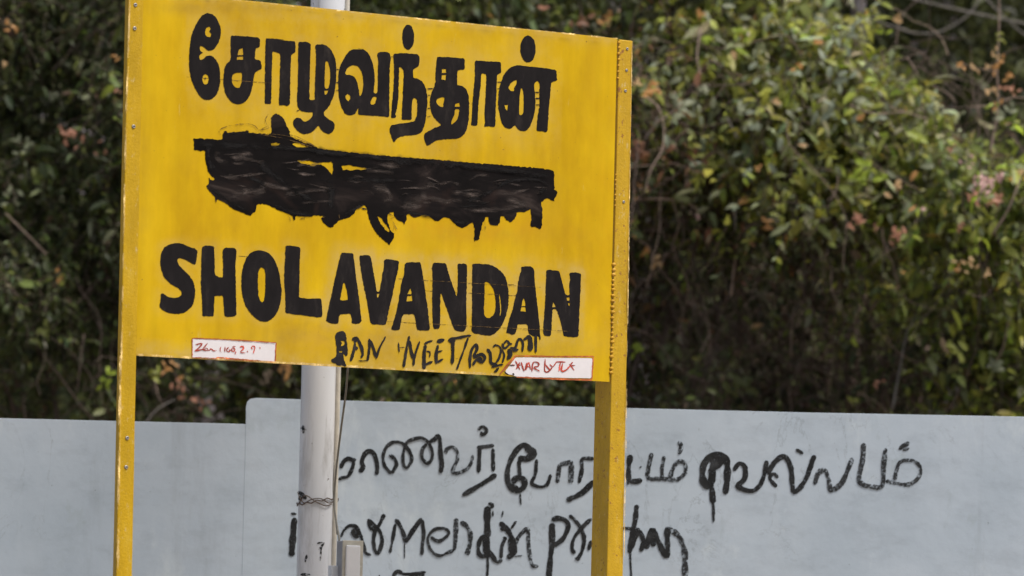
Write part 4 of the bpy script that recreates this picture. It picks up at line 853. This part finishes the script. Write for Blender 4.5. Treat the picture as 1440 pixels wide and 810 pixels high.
branch(4, [(1028, 415), (1034, 365), (1040, 330), (1065, 312)], .006); branch(4, [(1034, 290), (1034, 325)], .005, m_vine)
branch(4, [(1112, 500), (1115, 450), (1135, 420), (1150, 405)], .004); branch(4, [(965, 425), (985, 430), (1005, 440)], .004)
branch(4, [(985, 495), (993, 480), (997, 468)], .003); branch(4, [(1190, 400), (1210, 440), (1200, 490)], .003, m_vine)
branch(5, [(1255, 575), (1265, 520), (1275, 470), (1290, 440)], .005, m_vine); branch(5, [(1420, 445), (1410, 490), (1400, 510)], .004)
branch(5, [(1395, 330), (1415, 300), (1428, 270), (1435, 250)], .005)
branch(3, [(985, 40), (980, 80), (985, 105), (982, 120)], .0055, m_twigpale); branch(3, [(1195, 148), (1230, 160), (1270, 158), (1305, 168)], .0055)
branch(3, [(1305, 118), (1330, 130), (1345, 145)], .0055); branch(3, [(1275, 80), (1285, 95), (1292, 108)], .0045)
branch(3, [(1022, 165), (1032, 185), (1036, 195)], .005, m_vine); branch(3, [(906, 195), (925, 172), (945, 158), (960, 145)], .0045)
branch(3, [(1310, 300), (1250, 340), (1240, 400)], .0035, m_vine)
# sprays of coloured leaves
def place_leaf(k, px_, py_, L, colr, dirn=None, dy=-.28, wid=.55, label=None, bendv=.3):
    p = on_y(px_, py_, YF); y = float(front(np.array([p.x]), np.array([p.z]))[0])+dy-.03; p = on_y(px_, py_, y)
    d = np.array([dirn if dirn is not None else (random.gauss(0, 1), -.3, random.gauss(0, 1))], float)
    nn = np.array([[random.gauss(0, .35), -1., .35+random.gauss(0, .3)]])
    L *= LS*1.1; dd = unit(d); V, T3, Q4, cl = leaf_arrays(np.array([tuple(p)])-dd*L*.5, dd, nn, np.array([L]), np.array([L*wid]), np.array([.35]), np.array([bendv]), np.array([colr])*random.uniform(.85, 1.15))
    o = big_mesh('leaf', V, [T3, Q4], m_leaf, roots[k], cl)
    if label: o['label'] = label
    return o
SPR = [ # shrub, px, py, colour, count, spread px, leaf m
 (0, 98, 190, 'coral', 13, 14, .030), (0, 14, 38, 'orange', 5, 9, .026), (0, 3, 90, 'tan', 3, 6, .024), (0, 163, 75, 'orange', 3, 6, .024), (0, 166, 128, 'coral', 2, 4, .02), (0, 140, 213, 'rust', 3, 12, .024), (0, 82, 388, 'orange', 4, 8, .026), (0, 85, 392, 'fresh', 5, 10, .03),
 (0, 150, 533, 'lime', 8, 11, .034), (0, 30, 200, 'grey', 8, 22, .03), (0, 20, 280, 'grey', 7, 16, .03), (0, 60, 470, 'mid', 7, 18, .035),
 (1, 238, 520, 'orange', 7, 13, .034), (1, 255, 545, 'coral', 5, 14, .03), (1, 290, 562, 'coral', 5, 12, .03), (1, 215, 525, 'fresh', 6, 12, .034), (1, 405, 520, 'orange', 8, 13, .034), (1, 375, 530, 'dead', 5, 12, .03), (1, 262, 520, 'fresh', 5, 14, .03),
 (1, 762, 14, 'coral', 2, 4, .032), (1, 815, 33, 'rust', 8, 13, .034), (1, 852, 24, 'orange', 5, 7, .034), (1, 800, 42, 'lime', 4, 12, .026), (1, 540, 568, 'dead', 3, 8, .03), (1, 690, 40, 'mid', 7, 20, .034), (1, 600, 10, 'deep', 8, 40, .036),
 (2, 912, 126, 'orange', 12, 11, .032), (2, 896, 118, 'tan', 4, 6, .026), (2, 898, 215, 'rust', 16, 13, .034), (2, 895, 200, 'coral', 5, 8, .030), (2, 980, 300, 'blossom', 6, 7, .018), (2, 893, 318, 'lime', 6, 7, .030), (2, 925, 368, 'tan', 4, 8, .034), (2, 894, 330, 'orange', 4, 5, .024), (2, 960, 160, 'grey', 10, 20, .052), (2, 990, 130, 'grey', 4, 10, .045), (2, 895, 490, 'lime', 6, 8, .034),
 (2, 985, 230, 'rust', 6, 10, .026), (2, 1000, 225, 'fresh', 9, 15, .04), (3, 1052, 250, 'lime', 3, 7, .036), (2, 1065, 235, 'orange', 3, 10, .024),
 (3, 985, 20, 'orange', 3, 6, .034), (3, 1040, 50, 'lime', 6, 12, .038), (3, 1034, 75, 'tan', 2, 5, .036), (3, 1092, 142, 'tan', 3, 5, .028), (3, 1150, 55, 'orange', 2, 6, .034), (3, 1130, 200, 'tan', 2, 4, .034), (3, 1118, 95, 'orange', 4, 10, .026), (3, 1215, 240, 'lime', 9, 12, .050), (3, 1248, 245, 'lime', 3, 6, .03),
 (3, 1284, 246, 'orange', 1, 1, .052), (3, 1262, 262, 'tan', 6, 7, .030), (3, 1250, 275, 'tan', 3, 4, .026), (3, 1206, 308, 'coral', 4, 5, .040), (3, 1196, 318, 'coral', 2, 3, .03), (3, 1262, 325, 'coral', 8, 8, .034), (3, 1257, 342, 'coral', 2, 4, .028), (3, 1232, 320, 'rust', 3, 4, .026), (3, 1300, 293, 'blossom', 2, 3, .022), (3, 1210, 165, 'orange', 2, 3, .038), (3, 1262, 25, 'tan', 3, 5, .038),
 (3, 1238, 40, 'lime', 4, 10, .034), (3, 1285, 120, 'lime', 5, 9, .034), (3, 1225, 112, 'lime', 3, 6, .040), (3, 1180, 110, 'pale', 6, 15, .050), (3, 1310, 150, 'pale', 2, 4, .044), (3, 1170, 150, 'pale', 5, 12, .05), (3, 1060, 170, 'pale', 3, 12, .045), (3, 1200, 45, 'pale', 5, 18, .044),
 (5, 1385, 255, 'blossom', 20, 14, .030), (5, 1405, 250, 'blossom', 8, 6, .026), (5, 1372, 275, 'coral', 6, 10, .026), (5, 1400, 278, 'coral', 6, 7, .030), (5, 1356, 372, 'tan', 8, 12, .024), (5, 1390, 385, 'tan', 3, 5, .024), (5, 1348, 378, 'orange', 4, 5, .022), (5, 1345, 315, 'coral', 4, 8, .024), (5, 1432, 245, 'tan', 3, 6, .028), (5, 1335, 210, 'coral', 5, 16, .022), (5, 1362, 225, 'blossom', 5, 12, .022),
 (5, 1345, 490, 'fresh', 6, 12, .050), (5, 1398, 512, 'grey', 5, 9, .046), (5, 1300, 405, 'lime', 5, 8, .046), (5, 1385, 310, 'fresh', 7, 14, .044), (5, 1370, 340, 'lime', 4, 10, .03),
 (4, 1064, 458, 'tan', 2, 1.5, .050), (4, 1205, 500, 'dead', 3, 6, .024), (4, 1240, 538, 'coral', 4, 8, .022), (4, 1082, 315, 'orange', 5, 8, .040), (4, 1095, 450, 'mid', 4, 10, .03), (4, 1202, 560, 'fresh', 2, 5, .03), (4, 1033, 545, 'deep', 10, 22, .055), (4, 940, 500, 'deep', 8, 18, .07), (4, 1100, 300, 'fresh', 9, 22, .034), (4, 1140, 300, 'mid', 8, 22, .034)]
for k, cx, cy, cn, cnt, sp_, L in SPR:
    for _ in range(cnt): place_leaf(k, cx+random.gauss(0, sp_*.6), cy+random.gauss(0, sp_*.6), L*random.uniform(.75, 1.2), PAL[cn])
# curled pale leaves of the creeper
for _ in range(150):
    a, b_ = random.gauss(1150, 110), random.gauss(120, 85)
    if b_ < crest(np.array([a]))[0]+10 or a < 900: continue
    place_leaf(3, a, b_, random.uniform(.03, .055), PAL[random.choice(['grey', 'grey', 'pale', 'fresh', 'mid'])], dy=-.24, bendv=.5)
# the upright flowering sprig at the right end of the creeper
sp = [on_y(a, b_, 17.0+TS) for a, b_ in ((1404, -30), (1405, 20), (1404, 60), (1402, 100), (1404, 140), (1400, 175), (1392, 215))]
tube('branch', sp, [.003, .004, .005], m_twigpale, roots[5], 6)
sp2 = [on_y(a, b_, 17.0+TS) for a, b_ in ((1400, 185), (1425, 165), (1432, 140))]
for a, b_, cn, cnt, s2, L in ((1400, 78, 'tan', 5, 6, .022), (1410, 84, 'orange', 4, 4, .024), (1398, 98, 'orange', 5, 4, .024), (1418, 108, 'orange', 5, 5, .026), (1422, 125, 'coral', 8, 7, .026), (1395, 128, 'tan', 7, 6, .026), (1408, 52, 'fresh', 7, 8, .020), (1354, 92, 'orange', 4, 3, .026), (1372, 96, 'tan', 5, 7, .022), (1388, 94, 'tan', 3, 3, .020), (1404, 152, 'orange', 4, 5, .026), (1395, 150, 'lime', 4, 6, .026), (1424, 158, 'grey', 5, 7, .036), (1410, 168, 'grey', 4, 6, .038)):
    for _ in range(cnt):
        x_, y_ = a+random.gauss(0, s2*.6), b_+random.gauss(0, s2*.6); p = on_y(x_, y_, 17.0+TS+random.uniform(-.04, .04))
        dd = unit(np.array([[random.gauss(0, 1), -.3, random.gauss(0, 1)]])); V, T3, Q4, cl = leaf_arrays(np.array([tuple(p)]), dd, np.array([[random.gauss(0, .3), -1, .3]]), np.array([L*LS]), np.array([L*LS*.6]), np.array([.3]), np.array([.3]), np.array([PAL[cn]])*random.uniform(.85, 1.15))
        big_mesh('leaf', V, [T3, Q4], m_leaf, roots[5], cl)
tube('branch', [on_y(a, b_, 17.0+TS) for a, b_ in ((1350, 88), (1372, 96), (1402, 100))], .002, m_twigpale, roots[5], 5)

# ------------------------------------------------------------------ dark trees behind
def tree(px0, Y0_, ztop, crown_lo, rx, label, bare_trunk=.10, cols=('dark', 'deep'), cnt=3800, lean=0.):
    Y = Y0_+3; p = on_y(px0, 300, Y); rt = root('tree', (p.x, Y, 0), label, 'tree', 'dark trees behind the thicket')
    if bare_trunk < .06:
        tube('trunk', [(p.x, Y, -.1), (p.x, Y, 2), (p.x, Y, 4.5)], bare_trunk*1.02, m_twig, rt, 12, n=3, label='lower trunk with shade put into its dark bark')  # lower bark coloured darker, thicket shade put into the colour
        tube('trunk', [(p.x, Y, 4.5), (p.x, Y, 5.5), (p.x, Y+.1, ztop-.6)], [bare_trunk, bare_trunk*.9, bare_trunk*.4], m_trunk, rt, 12, n=4)
    else: tube('trunk', [(p.x, Y, -.1), (p.x+lean*.3, Y, 1.5), (p.x+lean*.7, Y+.05, 3.2), (p.x+lean, Y, crown_lo+1.2), (p.x+lean, Y+.1, ztop-.6)], [bare_trunk, bare_trunk*.85, bare_trunk*.6, bare_trunk*.2], m_trunk, rt, 12, n=6)
    for q in range(7):
        a = random.uniform(0, 6.28); z0 = random.uniform(crown_lo, ztop-.8); l = rx*random.uniform(.6, .95)
        tube('branch', [(p.x+lean, Y, z0), (p.x+lean+l*.5*math.cos(a), Y+l*.5*math.sin(a), z0+.35), (p.x+lean+l*math.cos(a), Y+l*math.sin(a), z0+.5)], [.035, .02, .008], m_trunk, rt, 6, n=4)
    cl_ = [(random.gauss(0, .42)*rx, random.gauss(0, .35)*rx, random.uniform(crown_lo, ztop)) for _ in range(34)]
    ci = rng.integers(0, len(cl_), cnt); C0 = np.array(cl_)[ci]; P = C0+rng.normal(0, 1, (cnt, 3))*np.array([.28, .26, .20])*rx*.8
    P[:, 0] += p.x+lean; P[:, 1] += Y
    Dq = unit(rng.normal(0, 1, (cnt, 3))+np.array([0, -.2, -.4])); Nq = unit(rng.normal(0, .6, (cnt, 3))+np.array([0, -.2, .9])); L_ = rng.uniform(.06, .12, cnt)
    cc_ = np.array([PAL[c_] for c_ in cols])[rng.integers(0, len(cols), cnt)]*rng.uniform(.6, 1.3, (cnt, 1))
    V, T3, Q4, cl = leaf_arrays(P, Dq, Nq, L_, L_*.55, np.full(cnt, .3), np.full(cnt, .3), cc_)
    o = big_mesh('crown', V, [T3, Q4], m_leaf, rt, cl); o['kind'] = 'stuff'; return rt
tree(1203, 21.0, 7.5, 4.7, 1.5, 'tree with a pale grey trunk showing over the creeper mound', .045, ('dark', 'deep'))
tree(1330, 23.0, 8.5, 3.2, 1.9, 'dark broad tree behind the hanging vines at the top right', .12, ('dark', 'dark', 'deep'), 6000)
tree(1500, 22.5, 7.8, 2.8, 1.8, 'dark tree behind the leafy bush at the right edge', .10, ('dark', 'deep', 'mid'), 6000)
tree(900, 22.5, 8.0, 3.2, 2.0, 'dark tree standing behind the right half of the board', .11, ('dark', 'deep'), 5000)
tree(300, 22.5, 8.0, 3.0, 2.2, 'dark tree standing behind the left half of the board', .12, ('dark', 'deep'), 5000)
tree(-250, 22.0, 7.5, 3.0, 2.0, 'dark tree beyond the shrub at the far left', .11, ('dark', 'deep'), 4000)
tree(1900, 22.0, 7.5, 2.8, 2.0, 'dark tree beyond the far right end of the thicket', .11, ('dark', 'deep'), 4000)
# hanging vines
vr = root('hanging_vine', on_y(1380, -60, 20.2+TS), 'bare grey vines looping across the dark gap at the top right', 'vine')
for pts, r in (([(1255, -12), (1290, 0), (1340, 12), (1395, 24), (1440, 33), (1500, 45)], .0065), ([(1262, 40), (1290, 47), (1320, 45), (1350, 30), (1372, 8), (1390, -30)], .0052),
               ([(1370, -20), (1392, 4), (1410, 22), (1432, 42), (1460, 62)], .0055), ([(1222, 22), (1245, 34), (1275, 42)], .005), ([(1402, -30), (1405, 10), (1407, 30)], .004)):
    tube('vine', [on_y(a, b_, 20.2+TS) for a, b_ in pts], r, m_vine, vr, 7, n=6)
# woods beyond: a lumpy closed mass of dark foliage
gx, gz_ = 120, 40; V = []
for j in range(gz_+1):
    for i in range(gx+1):
        x = -18+36*i/gx; z = -.2+12*j/gz_
        y = 30-1.6*math.sqrt(max(0, 1-(z/12)**2))+1.1*float(vnoise(np.array([x]), np.array([z]), 1.1, 9)[0])+.5*float(vnoise(np.array([x]), np.array([z]), .4, 10)[0])
        V.append((x, y, z))
fr = len(V); V += [(x, 36, z) for x, _, z in V]
Q = []
for j in range(gz_):
    for i in range(gx): a = j*(gx+1)+i; Q += [(a, a+1, a+gx+2, a+gx+1), (fr+a+1, fr+a, fr+a+gx+1, fr+a+gx+2)]
for i in range(gx): a = gz_*(gx+1)+i; Q.append((a, a+1, fr+a+1, fr+a))
for j in range(gz_):
    a = j*(gx+1); Q.append((a+gx+1, a, fr+a, fr+a+gx+1)) if False else Q.append((a, a+gx+1, fr+a+gx+1, fr+a)); a += gx; Q.append((a+gx+1, a, fr+a, fr+a+gx+1))
wd = big_mesh('woods', np.array(V), [np.array(Q)], m_mass, None); tag(wd, 'dark closed woods far behind the thicket', 'woods', None, 'stuff')
cnt = 30000; ii = rng.integers(0, fr, cnt); P = np.array(V)[ii]+rng.normal(0, .16, (cnt, 3))+np.array([0, -.1, 0])
Dq = unit(rng.normal(0, 1, (cnt, 3))); Nq = unit(rng.normal(0, .5, (cnt, 3))+np.array([0, -.8, .6])); L_ = rng.uniform(.08, .2, cnt)
V2, T3, Q4, cl = leaf_arrays(P, Dq, Nq, L_, L_*.6, np.full(cnt, .3), np.full(cnt, .3), np.array([PAL['dark'], PAL['deep'], PAL['mid']])[rng.choice(3, cnt, p=[.6, .33, .07])]*rng.uniform(.6, 1.3, (cnt, 1)))
o = big_mesh('foliage', V2, [T3, Q4], m_leaf, wd, cl); o['kind'] = 'stuff'
print('objects', len(bpy.data.objects), 'tris', sum(len(o.data.loops)-2*len(o.data.polygons) for o in bpy.data.objects if o.type == 'MESH'))
